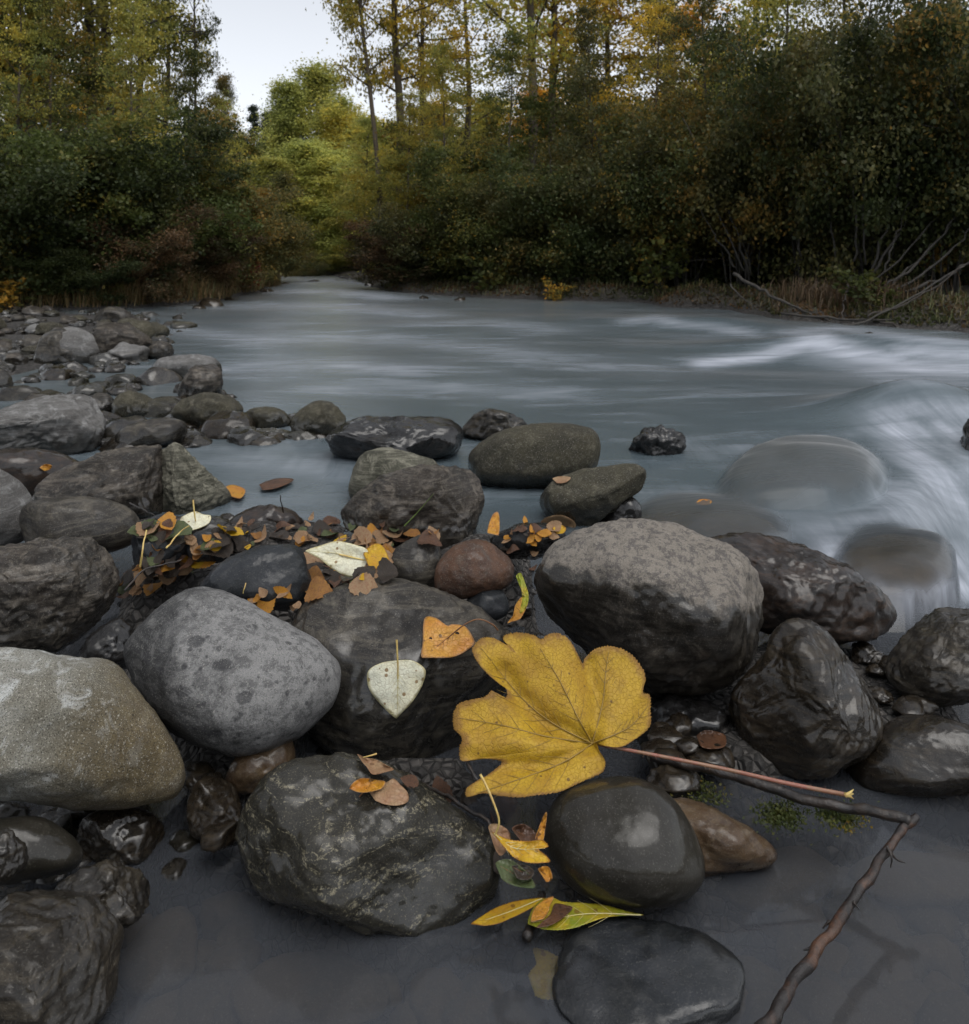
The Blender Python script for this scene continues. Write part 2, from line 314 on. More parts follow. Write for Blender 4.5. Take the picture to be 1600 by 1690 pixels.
# ------------------------------------------------------------------ boulders
_ico = {}
def ico(sub):
    if sub not in _ico:
        bm = bmesh.new(); bmesh.ops.create_icosphere(bm, subdivisions=sub, radius=1.0)
        V = np.array([v.co[:] for v in bm.verts]); F = np.array([[v.index for v in f.verts] for f in bm.faces]); bm.free()
        _ico[sub] = (V / np.linalg.norm(V, axis=1)[:, None], F)
    return _ico[sub]
def boulder(label, poly, Y, sty, thick=0.85, seed=0, ex=2.35, sub=5, rough=0.03, facet=0, low=0.10, name='boulder', cat='boulder', ridge=0.0, group=None, flat=None, cuts=()):
    """a stone whose outline from the river bank is known: real size at distance Y, rounded through its depth"""
    poly = np.asarray(poly, float)
    x, y = poly[:, 0], poly[:, 1]; x2, y2 = np.roll(x, -1), np.roll(y, -1); cr = x * y2 - x2 * y
    cx, cy = ((x + x2) * cr).sum() / (3 * cr.sum()), ((y + y2) * cr).sum() / (3 * cr.sum())
    Cc = at(cx, cy, Y); camp = np.array([0, 0, CAMH])
    w = camp - Cc; w /= np.linalg.norm(w); u = np.cross([0, 0, 1], w); u /= np.linalg.norm(u); v = np.cross(w, u)
    if flat is not None:      # a stone lying under the water: outline on the level of its widest girth
        Cc = on_z(cx, cy, -0.05); zf = float(water_z(Cc[:1], Cc[1:2])[0]) + flat; Cc = on_z(cx, cy, zf); zf = float(water_z(Cc[:1], Cc[1:2])[0]) + flat; Cc = on_z(cx, cy, zf); u, v, w = np.eye(3)
    ab = []
    for p in poly:
        r = ray(*p); t = ((Cc - camp) @ w) / (r @ w); q = camp + r * t - Cc; ab.append((q @ u, q @ v))
    ab = np.asarray(ab); k = len(ab)
    ab = spline(np.vstack([ab[-2:], ab, ab[:2]]), (k + 3) * 8 + 1)[16:-16]
    th = np.arctan2(ab[:, 1], ab[:, 0]); rr = np.hypot(ab[:, 0], ab[:, 1]); o = np.argsort(th)
    th, rr = th[o], rr[o]; Rm = rr.mean()
    D, Fc = ico(sub)
    rho = np.hypot(D[:, 0], D[:, 1]); a = np.arctan2(D[:, 1], D[:, 0])
    R = np.interp(a, np.r_[th - 2 * np.pi, th, th + 2 * np.pi], np.r_[rr, rr, rr])
    blend = smooth01(0.0, 0.75, rho); Rb = Rm * (1 - blend) + R * blend
    sc = (rho**ex + np.abs(D[:, 2])**ex) ** (-1 / ex)
    L = np.stack([D[:, 0] * sc * Rb, D[:, 1] * sc * Rb, D[:, 2] * sc * Rm * thick], 1)
    keep = 1 - 0.85 * smooth01(0.7, 1.0, rho * sc)
    Pn = L / Rm + seed * 5.77
    Nn = L / (np.linalg.norm(L, axis=1)[:, None] + 1e-9)
    rs = np.random.default_rng(seed + 100)
    hard = facet >= 3; facet = facet + 3
    for _ in range(facet):
        nrm = rs.normal(size=3); nrm[2] = abs(nrm[2]) + 0.25; nrm /= np.linalg.norm(nrm)
        ext = (L @ nrm).max(); dd = L @ nrm - ext * (rs.uniform(0.66, 0.86) if hard else rs.uniform(0.80, 0.93)); e = (0.03 if hard else 0.10) * Rm
        L = L - np.clip(0.5 * (dd + np.sqrt(dd * dd + e * e)) - 0.06 * e, 0, None)[:, None] * nrm * 0.9
    for cx_, cy_, cz_, fr in cuts:      # worn flat faces, normals in the world
        nrm = np.array([u @ (cx_, cy_, cz_), v @ (cx_, cy_, cz_), w @ (cx_, cy_, cz_)]); nrm /= np.linalg.norm(nrm)
        dd = L @ nrm - (L @ nrm).max() * fr; e = 0.14 * Rm
        L = L - np.clip(0.5 * (dd + np.sqrt(dd * dd + e * e)) - 0.06 * e, 0, None)[:, None] * nrm * 0.92
    d = low * Rm * fbm(Pn * 1.1, seed, 2) * keep + rough * Rm * fbm(Pn * 4.2, seed + 9, 4, 0.55)
    if ridge:
        q = Pn @ np.array([[0.8, 0.3, -0.5], [-0.4, 0.9, 0.2], [0.5, 0.1, 0.86]]) * np.array([1.6, 1.6, 6.5])
        d = d - ridge * Rm * np.abs(fbm(q, seed + 4, 3, 0.55))
    L = L + Nn * d[:, None]
    W = Cc + L[:, :1] * u + L[:, 1:2] * v + L[:, 2:] * w
    base = np.array([Cc[0], Cc[1], W[:, 2].min()])
    me = mesh_np(name, W - base - (Cc - base), Fc)
    ob = obj(name, me, rmat(sty, seed), loc=tuple(Cc))
    return tag(ob, label, cat, group)

S = 'stones half under the river surface'
BOULDERS = [
 # foreground
 ("large tan and grey speckled boulder at the left edge, largest pale one", [(-90,1120),(-50,1078),(0,1068),(60,1072),(120,1086),(178,1090),(215,1125),(252,1172),(290,1232),(305,1275),(290,1312),(240,1330),(160,1340),(80,1334),(0,1326),(-60,1310),(-110,1210)], 1.50, 'tan', dict(cuts=[(0.1, -0.35, 0.93, 0.8), (0.7, -0.7, 0.1, 0.8)], thick=0.9, sub=6, rough=0.016, ex=2.5)),
 ("rounded light grey boulder with dark water spots", [(196,1085),(207,1040),(245,1000),(295,967),(345,964),(400,985),(450,1015),(510,1045),(545,1078),(561,1110),(550,1160),(505,1205),(450,1237),(390,1246),(330,1230),(270,1195),(220,1140)], 1.74, 'spotted', dict(cuts=[(0.25, -0.45, 0.86, 0.84), (-0.6, -0.75, 0.2, 0.82)], thick=0.9, sub=6, rough=0.016, ex=2.6)),
 ("broad dark grey boulder carrying the cream leaf and the orange leaf", [(470,1060),(500,1000),(540,975),(590,960),(640,956),(700,963),(760,988),(812,1018),(850,1060),(845,1120),(815,1180),(780,1240),(740,1275),(690,1285),(620,1272),(540,1240),(495,1190),(470,1120)], 1.92, 'smooth', dict(cuts=[(0.0, -0.5, 0.86, 0.75), (0.45, -0.85, 0.1, 0.75), (-0.3, -0.9, 0.2, 0.8)], thick=0.9, sub=6, rough=0.022, ex=2.9, ridge=0.03)),
 ("wet dark granite boulder with a pale vein standing in the near pool", [(388,1390),(402,1338),(430,1290),(480,1256),(560,1244),(640,1262),(700,1300),(760,1340),(812,1372),(828,1430),(806,1482),(750,1532),(690,1556),(620,1540),(540,1514),(450,1488),(404,1444)], 1.43, 'granite', dict(cuts=[(0.0, -0.35, 0.93, 0.78), (0.4, -0.8, 0.45, 0.72), (-0.5, -0.8, 0.3, 0.78)], thick=0.85, sub=6, rough=0.03, ex=2.5, low=0.14)),
 ("smooth round dark wet stone touching the big yellow leaf", [(899,1372),(910,1330),(938,1295),(985,1275),(1032,1275),(1080,1294),(1120,1328),(1150,1378),(1165,1428),(1152,1470),(1105,1496),(1040,1502),(972,1484),(930,1452),(906,1412)], 1.33, 'cobble', dict(thick=0.9, sub=6, rough=0.006, ex=2.15, low=0.03)),
 ("flat brown stone behind the smooth round dark stone", [(1080,1330),(1120,1318),(1160,1328),(1212,1352),(1265,1386),(1286,1412),(1262,1434),(1190,1442),(1120,1450),(1080,1420)], 1.47, 'brown', dict(thick=0.9, rough=0.03)),
 ("bluish grey slab barely under water at the bottom edge", [(905,1610),(940,1534),(1010,1516),(1090,1526),(1160,1547),(1212,1577),(1232,1622),(1200,1680),(1080,1720),(950,1695)], 1.18, 'blue', dict(rough=0.025, ex=2.9, flat=0.008, thick=0.16)),
 ("craggy dark boulder in the bottom left corner", [(-60,1500),(-30,1470),(40,1456),(120,1464),(172,1486),(206,1530),(198,1585),(186,1650),(130,1720),(40,1745),(-70,1720)], 1.17, 'crag', dict(thick=0.9, sub=6, rough=0.022, facet=9, ridge=0.02)),
 ("small craggy wet rock behind the bottom left corner boulder", [(95,1462),(150,1428),(200,1417),(252,1440),(266,1462),(246,1500),(205,1530),(140,1520)], 1.29, 'crag', dict(rough=0.06, facet=4, ridge=0.08)),
 ("dark brown wet stone tucked under the tan speckled boulder", [(122,1385),(145,1345),(200,1330),(258,1345),(276,1385),(268,1422),(200,1434),(140,1420)], 1.43, 'wet', dict(rough=0.05, facet=3, ridge=0.05)),
 ("smooth dark flat stone at the left edge below the tan boulder", [(-60,1365),(10,1348),(70,1350),(115,1374),(137,1405),(120,1436),(60,1450),(-40,1460)], 1.36, 'cobble', dict(rough=0.015)),
 ("small jagged grey stone on the left edge near the bottom", [(-50,1385),(-10,1362),(25,1376),(47,1404),(38,1434),(0,1456),(-50,1450)], 1.25, 'crag', dict(rough=0.06, facet=4, ridge=0.06)),
 ("small dark stone in the gap left of the wet granite boulder", [(308,1335),(318,1298),(350,1282),(392,1300),(408,1345),(395,1392),(340,1392),(312,1372)], 1.56, 'wet', dict(rough=0.04, facet=3)),
 ("reddish brown stone wedged below the spotted grey boulder", [(372,1290),(390,1250),(430,1228),(475,1215),(490,1245),(470,1285),(420,1308),(385,1312)], 1.66, 'brown', dict(rough=0.03)),
 ("big rounded boulder with a pale dry top right of centre", [(884,965),(900,920),(940,882),(1000,863),(1060,859),(1120,869),(1180,888),(1232,915),(1270,958),(1289,1002),(1282,1052),(1252,1102),(1200,1142),(1130,1166),(1075,1160),(1010,1110),(950,1068),(910,1030)], 1.98, 'lichen', dict(cuts=[(0.05, -0.42, 0.9, 0.80), (0.8, -0.6, 0.1, 0.72), (-0.3, -0.95, -0.1, 0.75)], thick=0.9, sub=6, rough=0.03, ex=2.7, ridge=0.03)),
 ("long purplish brown wet boulder beside the cascade", [(1150,905),(1185,880),(1240,872),(1300,888),(1370,918),(1430,953),(1475,990),(1482,1022),(1462,1052),(1400,1062),(1300,1055),(1220,1020)], 2.25, 'purple', dict(cuts=[(-0.15, -0.3, 0.95, 0.75), (0.3, -0.9, 0.25, 0.7)], thick=0.85, sub=6, rough=0.035, ridge=0.03)),
 ("large wet glistening boulder behind the pink leaf stalk", [(1192,1200),(1210,1135),(1255,1085),(1282,1035),(1330,1017),(1390,1038),(1440,1080),(1474,1130),(1481,1168),(1452,1232),(1392,1272),(1330,1288),(1260,1268),(1205,1240)], 1.76, 'wet', dict(cuts=[(0.35, -0.6, 0.7, 0.68), (-0.6, -0.7, 0.3, 0.68), (0.1, -0.9, 0.2, 0.72), (0.8, -0.2, 0.55, 0.75)], thick=0.9, sub=6, rough=0.022, low=0.12, ridge=0.035, facet=5)),
 ("dark wet boulder at the right edge below the cascade", [(1462,1085),(1490,1032),(1540,1002),(1590,998),(1640,1018),(1668,1080),(1645,1140),(1565,1166),(1500,1156),(1468,1122)], 1.95, 'crag', dict(cuts=[(-0.3, -0.5, 0.8, 0.72)], thick=0.9, sub=6, rough=0.03, facet=6, ridge=0.03)),
 ("smooth brown wet boulder at the right edge of the near pool", [(1398,1268),(1440,1212),(1482,1182),(1532,1178),(1592,1194),(1660,1230),(1670,1290),(1590,1316),(1480,1318),(1412,1304)], 1.64, 'wet', dict(thick=0.9, sub=6, rough=0.015, low=0.05)),
 ("black rock standing in for the shadow right of the big yellow leaf", [(1040,1190),(1070,1150),(1130,1150),(1190,1165),(1215,1210),(1190,1250),(1120,1265),(1060,1245)], 1.86, 'black', dict(rough=0.06, facet=3)),  # black stone added where only shadow lies
 # middle left
 ("dark reddish grey boulder at the left edge above the tan one", [(-70,940),(-30,905),(40,890),(100,884),(152,888),(190,918),(209,955),(206,1002),(172,1046),(110,1072),(40,1080),(-40,1075)], 2.00, 'mottle', dict(cuts=[(0.1, -0.35, 0.93, 0.7), (0.4, -0.9, 0.1, 0.74)], thick=0.85, sub=6, rough=0.045, facet=5, ridge=0.05)),
 ("smooth elongated grey boulder left of the leaf litter", [(18,868),(38,833),(100,820),(170,823),(216,840),(233,866),(222,895),(180,912),(100,918),(40,910)], 2.32, 'smooth', dict(thick=0.9, sub=6, rough=0.012, ex=2.5, low=0.05)),
 ("pale rounded boulder cut by the left edge above the elongated one", [(-70,790),(-20,772),(20,784),(50,814),(57,846),(40,890),(-10,908),(-70,900)], 2.40, 'dry', dict(rough=0.02)),
 ("mottled dark boulder left of the angular grey rock", [(45,830),(65,790),(120,757),(180,738),(240,732),(276,745),(292,790),(280,845),(210,868),(110,862)], 2.72, 'mottle', dict(cuts=[(-0.1, -0.35, 0.93, 0.7)], thick=0.8, sub=6, rough=0.045, facet=3, ridge=0.04)),
 ("low dark boulder with a single orange leaf on it", [(-60,755),(0,742),(50,739),(100,748),(142,772),(120,805),(50,832),(-50,835)], 2.92, 'purple', dict(rough=0.03)),
 ("angular pointed grey green rock beside the left pool", [(246,785),(256,752),(282,731),(304,734),(325,760),(355,785),(377,806),(386,830),(345,848),(300,856),(262,846),(248,820)], 2.62, 'green', dict(cuts=[(0.75, -0.4, 0.5, 0.62), (-0.6, -0.75, 0.2, 0.66), (0.2, -0.95, 0.1, 0.7)], thick=0.85, sub=6, rough=0.045, facet=6, ex=3.0, ridge=0.06)),
 ("big flat topped grey boulder at the left edge by the shallows", [(-80,700),(-40,680),(0,672),(60,650),(112,645),(155,655),(174,685),(171,722),(150,748),(80,758),(0,752),(-60,750)], 3.55, 'dry', dict(cuts=[(0.05, -0.25, 0.97, 0.6), (0.3, -0.95, 0, 0.7)], thick=0.9, sub=6, rough=0.035, facet=3, ex=3.0, ridge=0.05)),
 ("small grey stone peeping from behind the flat topped boulder", [(140,662),(165,648),(186,656),(192,676),(176,694),(150,690)], 4.1, 'smooth', dict()),
 ("long low grey stone in the shallows by the pointed rock", [(190,720),(214,701),(260,690),(300,694),(310,712),(292,738),(232,748),(196,742)], 3.80, 'smooth', dict(rough=0.02)),
 ("upright dark stone with pale flecks at the edge of the river", [(292,655),(308,618),(328,598),(358,600),(367,625),(362,655),(322,668)], 4.95, 'mottle', dict(rough=0.05, facet=3)),
 ("flat pale stone behind the upright dark stone", [(250,615),(264,592),(310,585),(350,589),(371,606),(345,624),(256,628)], 5.7, 'dry', dict(rough=0.03)),
 ("pyramid shaped grey boulder on the far gravel bar", [(53,590),(65,556),(90,536),(115,545),(152,578),(142,600),(90,606),(56,602)], 7.0, 'smooth', dict(cuts=[(0.7, -0.3, 0.6, 0.6), (-0.3, -0.9, 0.3, 0.7)], rough=0.03, facet=5)),
 ("broad brownish boulder on the far gravel bar", [(146,570),(165,534),(205,527),(246,549),(253,570),(226,592),(170,598),(148,590)], 7.4, 'mottle', dict(rough=0.04, facet=4)),
 ("small round stone right of the brownish gravel bar boulder", [(240,584),(258,563),(282,568),(287,586),(262,597)], 6.9, 'mottle', dict()),
 ("squat grey stone in the left shallows, left of the river edge stones", [(186,664),(214,645),(256,658),(268,682),(232,698),(190,696)], 4.5, 'olive', dict(rough=0.03)),
 ("thin flat grey stone below the upright dark stone", [(246,668),(260,656),(300,655),(302,668),(272,676)], 4.75, 'smooth', dict()),
 ("wide olive grey stone at the left pool's outer edge", [(282,684),(300,660),(340,648),(380,655),(402,676),(382,700),(340,712),(300,708)], 4.35, 'olive', dict(rough=0.035)),
 ("rounded brownish stone right of the wide olive stone", [(398,692),(410,676),(450,672),(476,685),(474,704),(430,714),(404,710)], 4.25, 'olive', dict(rough=0.03)),
 ("narrow flat stone lying in the left pool", [(401,716),(420,707),(470,708),(489,716),(480,728),(430,733),(405,728)], 4.0, 'olive', dict(rough=0.03, thick=0.6)),
 ("brown grey stone left of the black wet boulder", [(478,704),(490,680),(515,664),(547,664),(570,690),(566,716),(530,728),(490,722)], 4.1, 'olive', dict(rough=0.04)),
 ("large black wet boulder in the middle of the stone line", [(536,730),(549,696),(590,684),(650,686),(722,687),(757,699),(764,720),(748,750),(690,766),(620,762),(560,758),(540,748)], 3.80, 'black', dict(cuts=[(0, -0.4, 0.9, 0.62)], thick=0.9, sub=6, rough=0.035, low=0.14, ridge=0.03)),
 ("small jagged grey rock behind the oval boulder", [(762,716),(780,687),(810,676),(850,685),(872,702),(842,724),(790,736)], 4.2, 'crag', dict(rough=0.06, facet=4, ridge=0.06)),
 ("smooth oval olive grey boulder standing in the river", [(756,758),(775,735),(820,712),(880,700),(942,700),(981,712),(991,745),(976,780),(920,802),(850,808),(790,798),(761,780)], 3.42, 'olive', dict(thick=0.85, sub=6, rough=0.012, ex=2.6, low=0.05)),
 ("small dark rock alone in the open river", [(1036,742),(1058,712),(1090,702),(1120,712),(1137,730),(1114,756),(1072,764),(1042,758)], 3.95, 'black', dict(rough=0.08, facet=5, ridge=0.09)),
 ("flat tilted slab with a dark overhanging edge", [(882,836),(910,795),(950,776),(1000,766),(1050,764),(1067,780),(1058,808),(1030,828),(1000,856),(950,878),(915,868)], 2.86, 'olive', dict(cuts=[(-0.2, -0.35, 0.9, 0.5), (0.2, -0.95, -0.2, 0.7)], thick=0.75, rough=0.03, facet=5, ex=3.2)),
 ("dark stone under the flat tilted slab", [(990,862),(1012,830),(1042,820),(1058,836),(1054,862),(1022,882)], 2.95, 'black', dict(rough=0.03)),
 ("dark greenish boulder behind the large cracked boulder", [(572,802),(580,766),(602,745),(642,739),(690,750),(722,766),(715,805),(655,830),(585,835)], 2.98, 'green', dict(rough=0.02)),
 ("large dark boulder above the leaf litter heap", [(556,850),(590,808),(645,776),(720,764),(772,774),(799,800),(805,842),(797,885),(762,912),(700,918),(625,892),(570,872)], 2.55, 'mottle', dict(cuts=[(-0.3, -0.35, 0.88, 0.72), (0.5, -0.8, 0.3, 0.7)], thick=0.85, sub=6, rough=0.035, low=0.14, facet=3, ridge=0.04)),
 ("reddish brown rounded stone in the centre", [(718,945),(735,912),(765,893),(802,893),(836,914),(851,942),(838,968),(790,984),(745,988),(720,976)], 2.08, 'red', dict(sub=6, rough=0.02, low=0.05)),
 ("dark stone left of the reddish brown stone", [(638,932),(660,900),(700,881),(722,890),(728,930),(718,972),(680,975),(648,960)], 2.16, 'smooth', dict(rough=0.03)),
 ("bluish grey boulder below the leaf litter heap", [(325,965),(365,927),(430,903),(492,903),(508,940),(518,975),(485,1008),(400,1000),(340,992)], 2.08, 'blue', dict(sub=6, rough=0.02, ex=3.0, facet=2)),
 ("small smooth dark stone below the reddish brown stone", [(762,1000),(788,976),(815,969),(836,984),(838,1014),(800,1028),(768,1018)], 2.03, 'blue', dict(rough=0.01)),
 ("dark wet stone between the litter heap and the tilted slab", [(808,895),(850,868),(900,864),(935,882),(915,918),(850,925)], 2.42, 'black', dict(rough=0.04, facet=2)),
 ("dark reddish stone behind the litter heap", [(380,868),(408,841),(450,834),(492,850),(505,874),(450,892)], 2.58, 'purple', dict(rough=0.04)),
 ("grey wet stone at the left end of the litter heap", [(205,915),(235,866),(268,850),(302,872),(324,915),(290,942),(225,945)], 2.27, 'blue', dict(rough=0.03, facet=3)),
 ("small blue grey stone among the fallen leaves", [(305,905),(328,876),(378,880),(398,902),(372,926),(320,926)], 2.3, 'blue', dict(rough=0.03)),
 ("dark stone between the left edge boulder and the spotted boulder", [(130,1075),(160,1040),(200,1020),(225,1050),(225,1095),(180,1110),(140,1105)], 1.9, 'black', dict(rough=0.05, facet=2)),
 # under or washed by moving water
 ("large rounded stone washed over by the river left of the cascade", [(1205,810),(1255,762),(1330,740),(1402,744),(1446,778),(1452,815),(1420,850),(1330,870),(1230,860)], 3.05, 'sub', dict(rough=0.015, flat=-0.045, thick=0.22)),
 ("low flat stone under thin water with an orange leaf on it", [(1050,862),(1110,832),(1200,836),(1280,862),(1312,890),(1240,915),(1110,912)], 2.62, 'sub', dict(rough=0.03, flat=-0.03, thick=0.16)),
 ("brown rock breaking the white water by the right bank", [(1395,572),(1420,552),(1455,552),(1482,570),(1460,584),(1410,586)], 8.3, 'wet', dict(rough=0.05)),
 ("dark rock parting the cascade at the right edge", [(1588,740),(1600,694),(1632,676),(1690,680),(1720,740),(1690,810),(1612,812)], 4.0, 'black', dict(rough=0.05)),
 ("brown stone under the foam at the foot of the cascade", [(1385,945),(1420,900),(1490,888),(1555,905),(1580,945),(1540,985),(1440,990)], 2.75, 'sub', dict(rough=0.02, flat=-0.03, thick=0.26)),
 ("pale stone under water right of the near pool's stick", [(1400,1440),(1470,1405),(1560,1395),(1640,1410),(1660,1470),(1560,1490),(1440,1480)], 1.55, 'sub', dict(rough=0.02, flat=-0.045, thick=0.22)),
 ("pale submerged stone left of the bent stick", [(1180,1470),(1230,1430),(1310,1400),(1370,1410),(1390,1450),(1330,1490),(1230,1500)], 1.50, 'sub', dict(rough=0.02, flat=-0.045, thick=0.22)),
 ("submerged stone in front of the bottom left rocks", [(200,1580),(240,1530),(300,1500),(330,1540),(320,1600),(260,1640),(205,1630)], 1.27, 'sub', dict(rough=0.03, flat=-0.05, thick=0.3)),
 ("submerged flat stone in front of the wet granite boulder", [(380,1640),(440,1580),(540,1570),(620,1600),(640,1660),(540,1700),(420,1700)], 1.17, 'sub', dict(rough=0.03, flat=-0.055, thick=0.25)),
]
WADERS = ('smooth round dark wet stone touching the big yellow leaf', 'flat brown stone behind the smooth round dark stone', 'smooth brown wet boulder at the right edge of the near pool', 'craggy dark boulder in the bottom left corner', 'dark brown wet stone tucked under the tan speckled boulder')
ROCKS = []
for k, (lab, poly, Y, sty, kw) in enumerate(BOULDERS):
    poly = np.asarray(poly, float)
    big = (poly[:, 0].max() - poly[:, 0].min()) / FPX * Y > 0.24
    if 'flat' not in kw:      # stand it in the water or on the bed, never above it
        zw = 0.0 if Y > 2.5 else -0.14
        pyb = poly[:, 1].max()
        if Y > 2.5 or lab in WADERS: Y = max(Y, FPX * (CAMH - zw + 0.04) / (pyb - HY))
    ROCKS.append(boulder(lab, poly, Y, sty, seed=k + 1, name='boulder' if big else 'stone', cat='boulder' if big else 'stone', **kw))

# pebbles and cobbles of the gravel bar, banks and near bed: shared meshes
PEB = []
for q in range(8):
    D, Fc = ico(4 if q < 3 else 3)
    sc3 = np.array([1.0, RNG.uniform(0.65, 0.95), RNG.uniform(0.45, 0.75)])
    V = D * sc3
    for _ in range(5):
        nrm = RNG.normal(size=3); nrm /= np.linalg.norm(nrm); e = (V @ nrm).max()
        V = V - np.clip(V @ nrm - e * RNG.uniform(0.6, 0.85), 0, None)[:, None] * nrm * 0.85
    V = V + D * (0.10 * fbm(D * 2.2 + q * 9, q, 4))[:, None]
    PEB.append((V, Fc))
PMESH = {}
def pebble(p, size, label, group, sty, name='stone'):
    q = int(RNG.integers(8)); key = (q, sty)
    if key not in PMESH:
        me = mesh_np('stone', PEB[q][0] * 0.08, PEB[q][1]); me.materials.append(rmat(sty, q)); PMESH[key] = me
    o = obj(name, PMESH[key], loc=tuple(p)); o.scale = (size / 0.08,) * 3
    o.rotation_euler = (RNG.uniform(-0.3, 0.3), RNG.uniform(-0.3, 0.3), RNG.uniform(0, 6.28))
    return tag(o, label, 'stone', group)
def scatter_px(poly_px, n, zfun):
    poly_px = np.asarray(poly_px, float); out = []
    lo, hi = poly_px.min(0), poly_px.max(0)
    while len(out) < n:
        c = RNG.uniform(lo, hi, (n * 3, 2)); c = c[poly_sd(c, poly_px) < 0]
        out += list(c)
    return out[:n]
for px, py in scatter_px([(-40, 640), (60, 628), (130, 604), (190, 608), (262, 590), (300, 548), (330, 520), (280, 514), (200, 512), (100, 512), (-40, 520)], 280, None):
    P = on_z(px, py, 0.03); z = gz(P[0], P[1])
    s_ = float(np.exp(RNG.normal(-2.6, 0.5)))
    pebble((P[0], P[1], max(z, -0.03) + s_ * 0.15), s_, 'small grey cobble on the far left gravel bar', 'cobbles on the gravel bar', ['dry', 'mottle', 'smooth', 'mottle', 'olive'][int(RNG.integers(5))], 'cobble')
for px, py in [(440, 486), (455, 478), (515, 470), (530, 466), (592, 471), (610, 476), (655, 493), (470, 474), (380, 500), (560, 467), (350, 508), (330, 512), (700, 497), (760, 499)]:
    P = on_z(px, py, 0.0); s_ = RNG.uniform(0.12, 0.3)
    pebble((P[0], P[1], 0.02), s_, 'dark stone at the water edge of the far river bend', 'stones along the far bend', 'wet')
for px, py in scatter_px([(-30, 640), (120, 610), (250, 600), (330, 640), (420, 668), (520, 690), (560, 720), (480, 735), (330, 730), (300, 760), (180, 745), (150, 700), (-30, 650)], 75, None):
    P = on_z(px, py, 0.0); sz = float(np.exp(RNG.normal(-2.3, 0.45)))
    pebble((P[0], P[1], -0.2 * sz), min(sz, 0.21), 'half drowned stone in the shallows of the left shore', 'stones in the left shallows', ['olive', 'mottle', 'smooth', 'wet'][int(RNG.integers(4))])
for px, py in scatter_px([(0, 760), (60, 740), (300, 850), (420, 840), (400, 870), (230, 880)], 16, None):
    P = on_z(px, py, 0.02)
    pebble((P[0], P[1], 0.0), RNG.uniform(0.04, 0.085), 'dark stone wedged between the left boulders', 'stones between the left boulders', ['mottle', 'wet', 'smooth'][int(RNG.integers(3))])
for px, py in scatter_px([(0, 1330), (300, 1330), (330, 1420), (230, 1480), (0, 1470)], 16, None):
    P = on_z(px, py, -0.14)
    pebble((P[0], P[1], -0.15), RNG.uniform(0.03, 0.06), 'wet stone at the waterline below the tan boulder', 'stones below the tan boulder', ['wet', 'cobble', 'crag'][int(RNG.integers(3))])
for px, py in scatter_px([(240, 1480), (380, 1480), (480, 1560), (900, 1560), (900, 1690), (200, 1690)], 30, None) + scatter_px([(1180, 1450), (1600, 1330), (1600, 1690), (1250, 1690)], 44, None):
    P = on_z(px, py, -0.2)
    pebble((P[0], P[1], -0.232), RNG.uniform(0.03, 0.075), 'rounded stone seen dimly through the near pool water', 'stones under the near pool', 'sub')
for px, py in scatter_px([(330, 1260), (420, 1300), (380, 1400), (300, 1380)], 4, None) + scatter_px([(180, 1040), (240, 1040), (230, 1110), (150, 1090)], 4, None) + scatter_px([(820, 930), (900, 940), (890, 1060), (850, 1030)], 7, None) + scatter_px([(1050, 1180), (1200, 1200), (1200, 1300), (1080, 1280)], 9, None) + scatter_px([(1440, 1060), (1520, 1150), (1560, 1190), (1450, 1210), (1400, 1100)], 12, None):
    P = on_z(px, py, -0.08)
    pebble((P[0], P[1], -0.085), RNG.uniform(0.025, 0.055), 'small dark wet stone filling a gap between boulders', 'small stones in the boulder gaps', 'wet')

bpy.context.view_layer.update()
DG = bpy.context.evaluated_depsgraph_get()
def hit(px, py):
    r = ray(px, py); L = np.linalg.norm(r)
    ok, loc, nor, _, ob, _ = SC.ray_cast(DG, Vector((0, 0, CAMH)), Vector(r / L))
    if not ok: return None
    return np.array(loc), np.array(nor), ob

